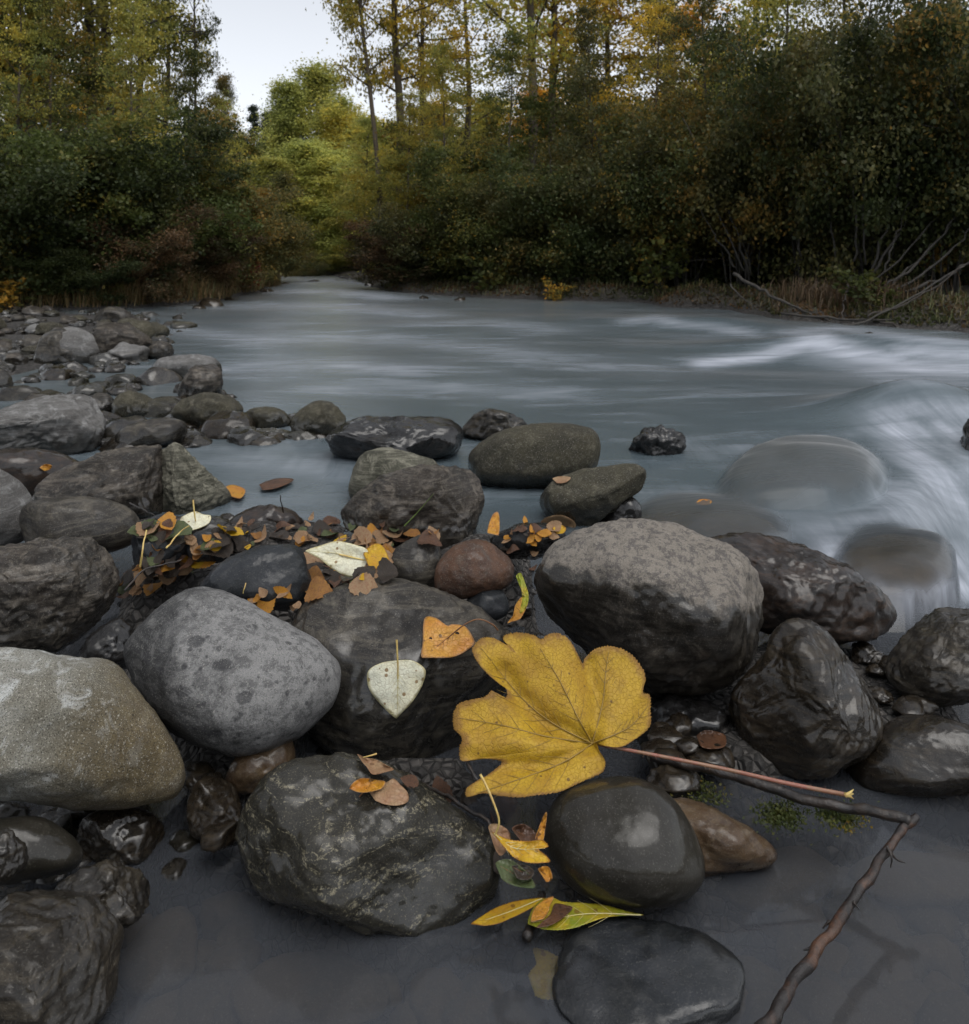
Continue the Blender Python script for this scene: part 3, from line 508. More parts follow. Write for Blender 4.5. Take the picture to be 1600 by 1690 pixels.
# ------------------------------------------------------------------ fallen leaves
def leaf_mat(name, col, col2, spot=(0.05, 0.03, 0.015), spot_amt=0.5, spot_scale=90, spot_size=0.2, rough=0.42, edge=None, trans=0.25, big=14):
    s = NT(name); tc = s.n('TexCoord').outputs['Object']
    rnd = s.n('ObjectInfo').outputs['Random']
    v = s.n('VectorMath', {'operation': 'ADD'}, i0=tc, i1=s.n('CombineXYZ', X=s.math('MULTIPLY', rnd, 7.0)).outputs[0]).outputs[0]
    c = s.mix(s.ramp(s.noise(v, big, 6, 0.65), 0.38, 0.66), col, col2)
    vo = s.n('TexVoronoi', {'feature': 'F1'}, Vector=v, Scale=spot_scale)
    cs = s.n('SeparateColor', Color=vo.outputs['Color']).outputs[0]
    sf = s.ramp(s.math('SUBTRACT', vo.outputs['Distance'], s.math('MULTIPLY', s.ramp(cs, 0.6, 1.0), spot_size * 2)), 0.03, -0.06)
    c = s.mix(s.math('MULTIPLY', sf, spot_amt), c, spot)
    c = s.mix(s.math('MULTIPLY', s.ramp(s.noise(v, 160, 5, 0.7), 0.58, 0.7), spot_amt * 0.5), c, spot)
    if edge:
        at_ = s.n('Attribute', {'attribute_name': 'rim'}).outputs['Fac']
        ef = s.ramp(s.math('ADD', at_, s.math('MULTIPLY', s.math('SUBTRACT', s.noise(v, 40, 5, 0.7), 0.5), 0.22)), 0.90, 1.0)
        c = s.mix(s.math('MULTIPLY', ef, 0.75), c, edge)
    cell = s.n('TexVoronoi', {'feature': 'DISTANCE_TO_EDGE'}, Vector=s.n('VectorMath', {'operation': 'ADD'}, i0=v, i1=s.n('VectorMath', {'operation': 'SCALE'}, i0=s.n('TexNoise', Vector=v, Scale=60.0).outputs['Color'], Scale=0.012).outputs[0]).outputs[0], Scale=120.0).outputs['Distance']
    net = s.ramp(cell, 0.0, 0.10)
    c = s.mix(s.math('MULTIPLY', s.math('SUBTRACT', 1.0, net), 0.22), c, spot)
    c = s.mix(s.math('MULTIPLY', s.ramp(s.noise(v, 9, 7, 0.7), 0.52, 0.70), 0.35 * spot_amt), c, spot)
    bp = s.n('Bump', Strength=0.5, Distance=0.003, Height=s.math('ADD', s.noise(v, 50, 6, 0.6), s.math('MULTIPLY', net, 0.5)))
    p = s.n('BsdfPrincipled', Base_Color=c, Roughness=rough, Normal=bp.outputs[0])
    t = s.n('BsdfTranslucent', Color=c)
    return s.done(s.n('MixShader', Fac=trans, i1=p.outputs[0], i2=t.outputs[0]))
LM = {
 'big':   leaf_mat('leaf_golden', (0.47, 0.29, 0.012), (0.38, 0.215, 0.010), (0.10, 0.05, 0.010), 0.8, 60, 0.11, 0.6, edge=(0.20, 0.09, 0.02), big=22),
 'cream': leaf_mat('leaf_cream', (0.78, 0.75, 0.55), (0.74, 0.74, 0.60), (0.22, 0.12, 0.03), 0.85, 75, 0.16, 0.5, edge=(0.55, 0.48, 0.22)),
 'orange':leaf_mat('leaf_orange', (0.55, 0.27, 0.025), (0.50, 0.20, 0.03), (0.06, 0.03, 0.01), 0.8, 55, 0.18, 0.4, edge=(0.34, 0.19, 0.10)),
 'amber': leaf_mat('leaf_amber', (0.33, 0.155, 0.03), (0.24, 0.10, 0.03), (0.06, 0.03, 0.01), 0.8, 55, 0.18, 0.4),
 'yellow':leaf_mat('leaf_yellow', (0.56, 0.36, 0.012), (0.52, 0.27, 0.012), (0.15, 0.06, 0.01), 0.7, 60, 0.15, 0.4, edge=(0.3, 0.1, 0.02)),
 'ygreen':leaf_mat('leaf_yellow_green', (0.46, 0.34, 0.02), (0.16, 0.26, 0.02), (0.15, 0.05, 0.01), 0.6, 60, 0.15, 0.4, big=9),
 'tan':   leaf_mat('leaf_tan', (0.36, 0.24, 0.13), (0.30, 0.16, 0.085), (0.12, 0.06, 0.03), 0.6, 80, 0.2, 0.45),
 'brown': leaf_mat('leaf_brown', (0.13, 0.06, 0.03), (0.075, 0.038, 0.022), (0.03, 0.015, 0.01), 0.6, 80, 0.2, 0.35),
 'dark':  leaf_mat('leaf_dark', (0.035, 0.028, 0.022), (0.05, 0.035, 0.025), (0.02, 0.015, 0.01), 0.5, 80, 0.2, 0.3),
 'green': leaf_mat('leaf_dull_green', (0.07, 0.10, 0.035), (0.12, 0.13, 0.06), (0.04, 0.03, 0.015), 0.5, 80, 0.2, 0.35),
}
def simple_mat(name, c1, c2, scale, rough, spec=0.5, bump=0.4, stretch=None):
    s = NT(name); tc = s.n('TexCoord').outputs['Object']
    if stretch: tc = s.n('Mapping', Vector=tc, Scale=stretch).outputs[0]
    nz = s.noise(tc, scale, 6, 0.68)
    c = s.mix(s.ramp(nz, 0.42, 0.6), c1, c2)
    bp = s.n('Bump', Strength=bump, Distance=0.006, Height=nz)
    p = s.n('BsdfPrincipled', Base_Color=c, Roughness=rough, Normal=bp.outputs[0]); p.inputs['Specular IOR Level'].default_value = spec
    return s.done(p)
M_PINK = simple_mat('stalk_pink', (0.22, 0.08, 0.055), (0.20, 0.105, 0.06), 30, 0.4)
M_STEMY = simple_mat('stalk_yellow', (0.55, 0.42, 0.14), (0.45, 0.30, 0.10), 60, 0.45)
M_VEIN = simple_mat('vein_brown', (0.20, 0.125, 0.02), (0.24, 0.15, 0.025), 60, 0.5)
M_VEIN2 = simple_mat('vein_pale', (0.52, 0.46, 0.22), (0.46, 0.38, 0.16), 60, 0.5)
M_VEIN3 = simple_mat('vein_dark', (0.16, 0.07, 0.03), (0.20, 0.09, 0.03), 60, 0.5)
M_BARK = simple_mat('wet_bark', (0.012, 0.010, 0.009), (0.028, 0.02, 0.015), 40, 0.3, bump=0.9)
s = NT('peeled_stick'); tc = s.n('TexCoord').outputs['Object']
nz = s.noise(tc, 11, 8, 0.75, 0.4)
c = s.mix(s.ramp(nz, 0.48, 0.64), (0.011, 0.008, 0.007), (0.075, 0.034, 0.017))
M_PEEL = s.done(s.n('BsdfPrincipled', Base_Color=c, Roughness=0.32, Normal=s.n('Bump', Strength=0.9, Distance=0.006, Height=s.noise(tc, 45, 8, 0.7)).outputs[0]))

def px_leaf(name, label, outline, hub, mat, Yfun, stem=None, stem_r=0.0016, stem_mat=None, veins=(), vein_mat=None, curl=0.0, fold=None, rings=10, lift=0.004, jag=0.0, cat='leaf', wav=0.006, seed=0, vr=0.0011, secs=True):
    """a real leaf lying in the place: outline read off the photo, laid on the surface Yfun(px,py) gives (distance along Y)"""
    O = np.asarray(outline, float); hub = np.asarray(hub, float); k = len(O)
    Os = spline(np.vstack([O[-2:], O, O[:2]]), (k + 3) * 10 + 1)[20:-20][:-1]
    n = len(Os); V = []; rim = []; rs = np.random.default_rng(seed)
    if jag:
        Os = Os + (Os - hub) / np.linalg.norm(Os - hub, axis=1)[:, None] * (jag * (np.abs(((np.arange(n) * 0.5) % 1) - 0.5) * 2 - 0.5 + rs.uniform(-0.5, 0.5, n)))[:, None]
    pts = [hub]; rim = [0.0]
    for r in range(1, rings + 1):
        f = r / rings
        pts += list(hub + (Os - hub) * f); rim += [f] * n
    pts = np.asarray(pts); rim = np.asarray(rim)
    Y = np.array([Yfun(*p) for p in pts])
    span = np.ptp(O[:, 0])
    nz = fbm(np.stack([pts[:, 0] / span * 3, pts[:, 1] / span * 3, np.full(len(pts), seed * 1.7)], 1), seed, 3)
    Y = Y - lift - wav * nz * rim - curl * rim**3 * (0.6 + 0.8 * np.abs(vnoise(np.stack([np.arctan2(pts[:, 1] - hub[1], pts[:, 0] - hub[0]) * 1.3, 0 * rim, 0 * rim + seed], 1), seed)))
    for (va, depth, wid) in (fold or ()):
        va = np.asarray(va, float); d = np.full(len(pts), 1e9)
        for a, b in zip(va[:-1], va[1:]):
            ab = b - a; t = np.clip(((pts - a) @ ab) / (ab @ ab), 0, 1); d = np.minimum(d, np.linalg.norm(pts - a - t[:, None] * ab, axis=1))
        Y = Y + depth * np.exp(-(d / wid) ** 2)
    W = np.array([at(p[0], p[1], y) for p, y in zip(pts, Y)])
    org = W[0].copy()
    F = [(0, 1 + j, 1 + (j + 1) % n) for j in range(n)]
    for r in range(rings - 1):
        a, b = 1 + r * n, 1 + (r + 1) * n
        for j in range(n):
            j2 = (j + 1) % n; F += [(a + j, b + j, b + j2), (a + j, b + j2, a + j2)]
    me = mesh_np('blade', W - org, np.asarray(F)); attr(me, 'rim', rim)
    root = empty(name, org); tag(root, label, cat)
    bl = obj('blade', me, mat, root); md = bl.modifiers.new('thickness', 'SOLIDIFY'); md.thickness = 0.0005; md.offset = 0
    def surf(p):
        d = np.linalg.norm(pts - p, axis=1); i = np.argsort(d)[:5]; wgt = 1 / (d[i] + 0.3) ** 2; return (Y[i] * wgt).sum() / wgt.sum()
    for vl in veins:
        q = spline(vl, 16); P = np.array([at(a, b, surf(np.array([a, b])) - vr * 1.1) for a, b in q]) - org
        V_, F_ = tubes([(P, np.linspace(vr, vr * 0.3, 16))], 5)
        vo = obj('vein', mesh_np('vein', V_, F_), vein_mat or M_VEIN, root)
        if secs:
            pa = []
            for t in (4, 6, 8, 10, 12):
                for sg in (-1, 1):
                    dr = q[min(t + 1, 15)] - q[t - 1]; dr /= np.linalg.norm(dr) + 1e-9; L_ = np.linalg.norm(q[-1] - q[0]) * 0.26 * (1 - t / 22)
                    an = sg * rs.uniform(0.65, 0.9); dv = np.array([dr[0] * math.cos(an) - dr[1] * math.sin(an), dr[0] * math.sin(an) + dr[1] * math.cos(an)])
                    qq = [q[t] + dv * L_ * g + dr * L_ * 0.25 * g * g for g in np.linspace(0, 1, 5)]
                    pa.append((np.array([at(a, b, surf(np.array([a, b])) - vr * 0.75) for a, b in qq]) - org, np.linspace(vr * 0.4, vr * 0.12, 5)))
            V_, F_ = tubes(pa, 4); obj('side_vein', mesh_np('side_vein', V_, F_), vein_mat or M_VEIN, vo)
    if stem is not None:
        st = np.asarray(stem, float)      # px, py, Y offset from the blade
        y0 = surf(st[0, :2]); P = np.array([at(a, b, y0 + dy) for a, b, dy in st]) - org
        P = spline(P, 24); R = np.linspace(stem_r * 0.85, stem_r * 1.25, 24)
        V_, F_ = tubes([(P, R)], 8); obj('stalk', mesh_np('stalk', V_, F_), stem_mat or M_STEMY, root)
    return root, org

def rock_fit(outline, extra=0.0):
    """quadratic surface through the stones under an outline, just clear of them"""
    O = np.asarray(outline, float); c = O.mean(0); S_ = np.ptp(O, axis=0).max() / 2
    pts = [c] + [c + (p - c) * f for p in O for f in (0.35, 0.7, 1.0)]
    rows, ys = [], []
    for p in pts:
        h = hit(*p)
        if h is None: continue
        a, b = (p - c) / S_; rows.append((1, a, b, a * a, a * b, b * b)); ys.append(h[0][1])
    rows, ys = np.array(rows), np.array(ys)
    m = np.abs(ys - np.median(ys)) < 0.25; rows, ys = rows[m], ys[m]
    co = np.linalg.solve(rows.T @ rows + np.diag([1e-6, .02, .02, .6, .6, .6]), rows.T @ ys)
    off = np.percentile((rows @ co) - ys, 88)
    def f(px, py):
        a, b = (px - c[0]) / S_, (py - c[1]) / S_
        return float(np.array((1, a, b, a * a, a * b, b * b)) @ co - off - extra)
    return f

# --- the big golden leaf with its pink stalk
BIG = [(976,1226),(962,1160),(1000,1148),(1040,1190),(1000,1232)]
big_out = [(985,1226),(1000,1231),(1024,1233),(1046,1222),(1072,1200),(1074,1172),(1073,1148),(1061,1142),(1066,1118),(1052,1090),(1030,1072),(1003,1066),(982,1072),(966,1086),(962,1095),(954,1080),(940,1056),(922,1045),(905,1047),(893,1055),(881,1048),(858,1044),(836,1047),(831,1056),(843,1066),(834,1063),(815,1053),(797,1053),(784,1063),(780,1075),(790,1095),(806,1113),(822,1127),(836,1138),(835,1152),(822,1148),(812,1140),(800,1150),(775,1155),(756,1163),(748,1182),(750,1203),(762,1217),(758,1238),(763,1256),(790,1252),(828,1257),(806,1278),(788,1288),(770,1302),(772,1315),(800,1309),(828,1314),(860,1316),(890,1312),(920,1308),(945,1298),(975,1284),(994,1275),(1000,1258),(990,1240)]
def bigY(px, py):
    # leaning plane: rises away from the viewer, right side a little farther
    base = 1.46 + (1300 - py) * 0.00082 + (px - 910) * 0.00012
    return base + 0.03 * ((px - 910) / 160) ** 2 * (0.5 if px < 910 else 0.2)
root, org = px_leaf('golden_leaf', 'large golden yellow lobed leaf with long pink stalk lying on the boulders', big_out, (978, 1228), LM['big'], bigY,
    stem=[(977,1226,0.0),(1010,1233,-0.004),(1080,1246,-0.02),(1200,1270,-0.035),(1300,1293,-0.045),(1398,1312,-0.05)], stem_r=0.0034, stem_mat=M_PINK,
    veins=[[(978,1227),(952,1180),(925,1125),(892,1070)],[(978,1227),(915,1195),(860,1150),(795,1070)],[(978,1227),(900,1215),(830,1197),(760,1185)],[(978,1227),(930,1258),(860,1285),(785,1310)],[(978,1227),(995,1160),(1000,1110),(1005,1075)],[(978,1227),(1020,1210),(1045,1195),(1070,1165)]],
    fold=[([(970,1225),(900,1195),(855,1150),(830,1110)], 0.022, 20), ([(975,1226),(930,1130),(895,1070)], -0.012, 26), ([(978,1227),(880,1225),(770,1220)], -0.012, 25), ([(978,1227),(900,1265),(800,1262)], 0.012, 18), ([(980,1226),(985,1150),(968,1095)], 0.014, 16)],
    rings=20, wav=0.012, jag=2.0, seed=3, vr=0.0016, curl=0.004)
# hairs on the pink stalk and its flared end
pa = []
sp = spline([(1010,1233),(1080,1246),(1200,1270),(1300,1293),(1398,1312)], 60)
for i_, (a, b) in enumerate(sp[6:]):
    y = bigY(977, 1226) - 0.004 - 0.046 * min(1, (a - 1010) / 380); P = at(a, b, y)
    d = RNG.normal(size=3) * (1, 0.6, 1); d /= np.linalg.norm(d); pa.append((np.array([P, P + d * 0.0055, P + d * 0.0085]) - org, [0.0004, 0.0003, 0.0001]))
V_, F_ = tubes(pa, 3); h_ = obj('hair', mesh_np('hair', V_, F_), M_PINK, root); h_['kind'] = 'stuff'
P = at(1398, 1312, bigY(977, 1226) - 0.05)
for a in (-0.8, 0.1, 0.9):
    d = np.array([0.9, 0.1, 0.5 * a]); V_, F_ = tubes([(np.array([P - d * 0.004, P + d * 0.006, P + d * 0.015 + (0, 0, a * 0.003)]) - org, [0.0035, 0.003, 0.0006])], 6)
    obj('stalk_flare', mesh_np('stalk_flare', V_, F_), M_STEMY, root)

# --- leaves lying on stones
o_ = [(655,1186),(636,1170),(612,1142),(606,1118),(611,1104),(630,1094),(655,1090),(680,1090),(698,1100),(703,1112),(694,1138),(678,1162),(662,1178)]
px_leaf('cream_leaf', 'pale cream heart shaped leaf with upright stalk on the dark boulder', o_, (656, 1100), LM['cream'], rock_fit(o_), stem=[(657,1120,-0.003),(657,1098,-0.004),(656,1076,-0.004),(655,1056,0.0)], stem_r=0.0018,
        veins=[[(657,1095),(657,1130),(656,1180)]], vein_mat=M_VEIN2, wav=0.004, seed=5, fold=[([(656,1095),(656,1180)], 0.003, 14)])
o_ = [(697,1086),(698,1060),(699,1030),(704,1018),(720,1020),(738,1032),(748,1030),(768,1034),(780,1050),(783,1062),(770,1074),(750,1084),(725,1086)]
root, org = px_leaf('orange_leaf', 'bright orange leaf with dark veins and small holes on the dark boulder', o_, (735, 1056), LM['orange'], rock_fit(o_), stem=[(738,1054,-0.002),(765,1032,-0.004),(790,1022,-0.006),(812,1030,0.0),(822,1040,0.01)], stem_r=0.0014, stem_mat=M_VEIN3,
        veins=[[(765,1032),(735,1056),(702,1084)]], vein_mat=M_VEIN3, wav=0.006, seed=6)
fo = rock_fit(o_, 0.0062)
for (a, b, r) in ((755, 1046, 3.6), (711, 1054, 2.8)):
    ang = np.linspace(0, 6.28, 9)[:-1]; pts = np.array([at(a + r * math.cos(t), b + r * math.sin(t), fo(a, b)) for t in ang])
    obj('hole', mesh_np('hole', np.vstack([at(a, b, fo(a, b)), pts]) - org, np.array([(0, 1 + j, 1 + (j + 1) % 8) for j in range(8)])), M_BARK, root)
o_ = [(504,910),(530,900),(555,893),(575,896),(590,900),(604,905),(609,915),(605,930),(597,940),(585,950),(570,950),(545,936),(525,920)]
px_leaf('cream_leaf', 'large cream spotted leaf tilted on top of the litter heap', o_, (600, 922), LM['cream'], lambda px, py: 2.02 + (950 - py) * 0.0012, stem=[(560,915,-0.004),(600,924,-0.006),(625,929,-0.008),(642,934,0.0)], stem_r=0.0022,
        veins=[[(605,925),(560,914),(508,909)]], vein_mat=M_VEIN2, wav=0.012, seed=8, fold=[([(604,924),(510,909)], 0.006, 12)])
o_ = [(297,866),(299,855),(306,850),(322,844),(336,849),(348,851),(347,861),(338,868),(322,874),(312,875)]
px_leaf('cream_leaf', 'cream leaf with upright stalk at the left end of the litter heap', o_, (322, 860), LM['cream'], lambda px, py: 2.30 + (875 - py) * 0.002, stem=[(323,860,-0.004),(321,845,-0.008),(319,825,0.0)], stem_r=0.002, veins=[[(322,846),(323,858),(322,872)]], vein_mat=M_VEIN2, wav=0.008, seed=9, secs=False)
o_ = [(577,1302),(585,1290),(600,1284),(622,1287),(636,1290),(632,1300),(620,1305),(600,1308),(586,1306)]
px_leaf('orange_leaf', 'small curled orange leaf on top of the wet granite boulder', o_, (606, 1296), LM['orange'], rock_fit(o_, 0.004), wav=0.012, seed=10, curl=0.01, stem=[(606,1300,-0.003),(596,1312,-0.004),(588,1322,0.0)], stem_r=0.001, stem_mat=M_VEIN3)
o_ = [(610,1308),(625,1300),(640,1290),(650,1285),(662,1296),(673,1308),(674,1322),(660,1329),(638,1328),(618,1320)]
px_leaf('tan_leaf', 'beige pink leaf beside the curled orange leaf on wet granite', o_, (645, 1308), LM['tan'], rock_fit(o_), wav=0.005, seed=11)
o_ = [(590,1245),(603,1250),(622,1254),(640,1264),(650,1270),(637,1274),(616,1278),(606,1266),(597,1256)]
px_leaf('tan_leaf', 'curled tan leaf at the back edge of the wet granite boulder', o_, (615, 1264), LM['tan'], rock_fit(o_, 0.006), wav=0.014, seed=12, curl=0.01, stem=[(600,1250,-0.002),(612,1247,-0.006),(622,1244,0.0)], stem_r=0.0012)
o_ = [(813,1374),(830,1382),(850,1387),(875,1388),(895,1386),(905,1397),(890,1402),(902,1412),(908,1422),(895,1424),(872,1424),(850,1416),(832,1398)]
px_leaf('yellow_leaf', 'bright yellow lobed leaf with pale stalk between the two front stones', o_, (852, 1402), LM['yellow'], lambda px, py: 1.30 + (1424 - py) * 0.0009, stem=[(818,1378,-0.002),(824,1355,-0.008),(815,1325,-0.002),(802,1295,0.01),(793,1278,0.016)], stem_r=0.0018,
        veins=[[(816,1376),(850,1400),(900,1400)]], vein_mat=M_VEIN2, wav=0.012, seed=13, jag=1.0)
o_ = [(778,1525),(792,1514),(815,1500),(840,1490),(870,1484),(898,1482),(888,1492),(868,1504),(845,1515),(820,1525),(795,1528)]
px_leaf('yellow_leaf', 'narrow yellow willow leaf floating in front of the dark cobble', o_, (835, 1508), LM['yellow'], lambda px, py: FPX * (CAMH + 0.125) / (py - HY) , wav=0.004, seed=14, lift=0.012, veins=[[(895,1483),(840,1505),(785,1524)]], vein_mat=M_VEIN2, jag=0.6, secs=False)
o_ = [(872,1525),(877,1505),(890,1488),(910,1481),(930,1488),(960,1490),(1000,1494),(1035,1504),(1062,1510),(1030,1511),(1000,1514),(975,1522),(945,1532),(915,1535),(890,1532)]
px_leaf('yellow_green_leaf', 'yellow and green willow leaf with brown fold on the near pool', o_, (930, 1511), LM['ygreen'], lambda px, py: FPX * (CAMH + 0.12) / (py - HY), wav=0.005, seed=15, lift=0.014, veins=[[(1058,1510),(970,1508),(880,1522)]], vein_mat=M_VEIN2, jag=0.9)
o_ = [(877,1522),(882,1500),(900,1484),(914,1480),(908,1495),(905,1505),(895,1518)]
px_leaf('orange_leaf', 'folded orange tip lying over the yellow and green willow leaf', o_, (895, 1503), LM['orange'], lambda px, py: FPX * (CAMH + 0.12) / (py - HY) - 0.018, wav=0.004, seed=16)
o_ = [(908,1510),(916,1492),(935,1494),(945,1500),(922,1520),(905,1528),(885,1530)]
px_leaf('brown_leaf', 'rust brown torn leaf piece on the yellow and green willow leaf', o_, (918, 1510), LM['brown'], lambda px, py: FPX * (CAMH + 0.12) / (py - HY) - 0.0175, wav=0.003, seed=17)
o_ = [(872,1610),(885,1590),(880,1565),(900,1568),(915,1575),(940,1590),(950,1612),(940,1640),(905,1650),(880,1640)]
px_leaf('pale_green_leaf', 'pale yellow green leaf sunk just under the bottom edge water', o_, (912, 1608), LM['ygreen'], lambda px, py: FPX * (CAMH + 0.148) / (py - HY), wav=0.003, seed=18, lift=0.0, jag=1.5)
for (o_, hub, m, lab, Yb, sd_) in [
    ([(808,1335),(812,1318),(828,1312),(848,1316),(860,1335),(858,1352),(845,1372),(822,1368),(812,1352)], (835,1342), 'brown', 'dark reddish brown leaf standing under the golden leaf edge', 1.40, 31),
    ([(806,1365),(822,1360),(842,1375),(838,1400),(826,1412),(815,1395)], (824,1385), 'tan', 'rusty tan leaf behind the bright yellow lobed leaf', 1.36, 32),
    ([(845,1368),(865,1360),(885,1375),(885,1392),(860,1390)], (865,1378), 'brown', 'brown wet leaf behind the bright yellow lobed leaf', 1.37, 33),
    ([(884,1385),(890,1365),(898,1345),(903,1342),(900,1370),(896,1388)], (893,1368), 'orange', 'narrow orange brown leaf against the round dark stone', 1.38, 34),
    ([(818,1425),(840,1418),(862,1432),(878,1450),(882,1465),(850,1462),(826,1448)], (848,1442), 'green', 'dull green wet leaf below the bright yellow lobed leaf', 1.27, 35),
    ([(845,1430),(870,1428),(882,1440),(872,1452),(852,1448)], (863,1440), 'dark', 'blackish leaf beside the dull green wet leaf', 1.268, 36),
    ([(888,1435),(905,1430),(912,1450),(900,1455)], (901,1443), 'orange', 'small amber leaf at the foot of the round dark stone', 1.29, 37),
    ([(850,1000),(862,985),(872,992),(866,1010),(858,1022),(845,1026),(838,1028),(848,1014)], (858,1008), 'orange', 'rusty tip of a curled leaf in the stone gap', 1.90, 38),
    ([(852,952),(860,946),(868,965),(873,985),(868,1004),(858,1012),(862,990),(860,970)], (866,985), 'ygreen', 'curled yellow green leaf hanging in the gap by the pale topped boulder', 1.88, 39),
    ([(890,870),(900,855),(925,850),(945,858),(950,870),(930,888),(905,890)], (920,870), 'tan', 'tan leaf caught between the slab and the pale topped boulder', 2.42, 40),
    ([(912,872),(925,866),(935,872),(930,880),(918,880)], (924,873), 'yellow', 'bright yellow scrap on the tan leaf by the slab', 2.40, 41),
    ([(805,880),(812,852),(822,845),(825,862),(822,885)], (815,868), 'orange', 'upright amber leaf right of the large dark boulder', 2.40, 42),
    ([(1150,832),(1155,824),(1172,825),(1174,830),(1160,834)], (1162,829), 'orange', 'orange leaf resting on the thinly covered flat stone', 2.66, 43),
    ([(66,772),(75,766),(86,768),(82,775),(72,777)], (76,771), 'orange', 'small orange leaf on the low dark boulder', 2.75, 44),
    ([(912,790),(925,786),(942,788),(934,796),(918,797)], (926,791), 'tan', 'tan leaf on the tilted slab', 2.72, 45),
    ([(600,915),(612,900),(628,898),(640,915),(645,940),(625,940),(608,935)], (622,920), 'yellow', 'mustard yellow leaf beside the large cream leaf', 2.05, 46),
    ([(428,800),(455,790),(483,790),(480,796),(455,806),(432,808)], (455,799), 'brown', 'brown leaf raft drifting in the left pool', 3.1, 47),
    ([(372,805),(385,800),(405,808),(398,822),(380,818)], (388,812), 'orange', 'amber leaf at the water edge beside the pointed rock', 2.85, 48),
    ([(318,756),(326,758),(350,776),(352,782),(338,774)], (335,769), 'tan', 'pinkish leaf lying on the slope of the pointed rock', 2.42, 49),
    ([(1150,1215),(1165,1205),(1185,1208),(1198,1215),(1196,1232),(1172,1236),(1155,1230)], (1175,1220), 'brown', 'drab brown leaf in the dark gap behind the pink stalk', 1.72, 50)]:
    yf = (lambda Yb, cy: lambda px, py: Yb + (cy - py) * 0.0009 * Yb)(Yb, np.mean([p[1] for p in o_]))
    if sd_ == 43: yf = lambda px, py: FPX * (CAMH - 0.035) / (py - HY)
    elif sd_ in (44, 45, 49, 50, 31, 40, 41): yf = rock_fit(o_, 0.002 if sd_ != 41 else 0.012)
    elif sd_ in (47, 48): yf = lambda px, py: FPX * (CAMH - 0.012) / (py - HY)
    px_leaf('fallen_leaf', lab, o_, hub, LM[m], yf, wav=0.01, seed=sd_, curl=0.006, rings=6,
            veins=[[hub, ((hub[0] + o_[0][0]) / 2, (hub[1] + o_[0][1]) / 2), o_[0]]], vein_mat=M_VEIN3, secs=False, vr=0.0007)

# --- litter heap: many small leaves, shared meshes
LSH = []
for q in range(7):
    n = 18; t = np.linspace(0, 1, n); wd = [0.38, 0.33, 0.42, 0.2, 0.3, 0.36, 0.16][q] * np.sin(np.pi * t ** [0.7, 0.8, 0.62, 0.9, 0.75, 0.66, 1][q]) ** 0.8
    V = []; F = []
    cu, tw = RNG.uniform(-1.0, 1.4), RNG.uniform(-0.8, 0.8)
    for i_ in range(n):
        for j, s_ in enumerate((-1, -0.5, 0, 0.5, 1)):
            x = t[i_] - 0.5; y = s_ * wd[i_] * (1 + 0.08 * math.sin(i_ * 2.4 + j)); z = cu * x * x + 0.30 * abs(s_) * wd[i_] * (0.2 + q % 3) * 0.6 + tw * x * y + 0.05 * math.sin(7 * x + 3 * y + q)
            V.append((x, y, z))
    for i_ in range(n - 1):
        for j in range(4): a = i_ * 5 + j; F.append((a, a + 1, a + 6, a + 5))
    LSH.append((np.array(V), np.array(F)))
LME = {}
def small_leaf(P, nor, size, mk, label, group, parent_name='fallen_leaf'):
    q = int(RNG.integers(7)); key = (q, mk)
    if key not in LME:
        me = mesh_np('fallen_leaf', *LSH[q]); me.materials.append(LM[mk]); LME[key] = me
    o = obj(parent_name, LME[key], loc=tuple(P)); o.scale = (size,) * 3
    qz = Vector(nor).to_track_quat('Z', 'Y'); e = Matrix.Rotation(RNG.uniform(0, 6.28), 3, 'Z')
    tilt = Matrix.Rotation(RNG.normal(0, 0.26), 3, 'X') @ Matrix.Rotation(RNG.normal(0, 0.26), 3, 'Y')
    o.rotation_euler = (qz.to_matrix() @ tilt @ e).to_euler()
    return tag(o, label, 'leaf', group)
KN = {'amber': 'small amber', 'orange': 'small orange', 'tan': 'small tan', 'brown': 'small brown', 'dark': 'blackened wet', 'yellow': 'small yellow', 'green': 'dull green'}
def litter(poly, n, where, probs, smin=0.03, smax=0.06, onrock=0.12):
    ks = list(probs); pr = np.array([probs[k] for k in ks], float); pr /= pr.sum(); m = 0
    for px, py in scatter_px(poly, n * 4, None):
        if m >= n: break
        h = hit(px, py)
        if h is None: continue
        P, nor, ob = h
        if ob is not None and ob.name.startswith(('boulder',)) and RNG.random() > onrock: continue
        mk = ks[int(RNG.choice(len(ks), p=pr))]; nn = nor * 0.4 + np.array([0, -0.25, 0.8])
        small_leaf(P + nn * 0.006 * RNG.uniform(0.6, 2.2), nn, smin + (smax - smin) * RNG.random() ** 1.6, mk, '%s leaf among the others %s' % (KN[mk], where), '%s leaves %s' % (KN[mk], where)); m += 1
litter([(235,868),(300,858),(390,866),(470,858),(560,850),(640,866),(720,884),(730,900),(650,900),(640,965),(500,990),(520,985),(500,905),(420,900),(330,940),(235,985),(200,985),(212,940),(240,900)], 230, 'in the heap between the boulders', dict(orange=1.6, amber=2.0, tan=3.0, brown=2.4, dark=4.5, yellow=0.8, green=1.4), 0.03, 0.10, 0.45)
litter([(400,985),(500,960),(520,1000),(470,1020),(420,1005)], 9, 'behind the spotted boulder', dict(tan=2, orange=2, brown=1), onrock=1)
litter([(790,860),(960,850),(950,890),(900,900),(880,960),(820,900)], 22, 'around the dark stone below the slab', dict(tan=2, orange=2, brown=2, dark=2))
litter([(190,930),(215,930),(210,990),(190,985)], 6, 'beside the left dark boulder', dict(tan=2, brown=2, orange=1))
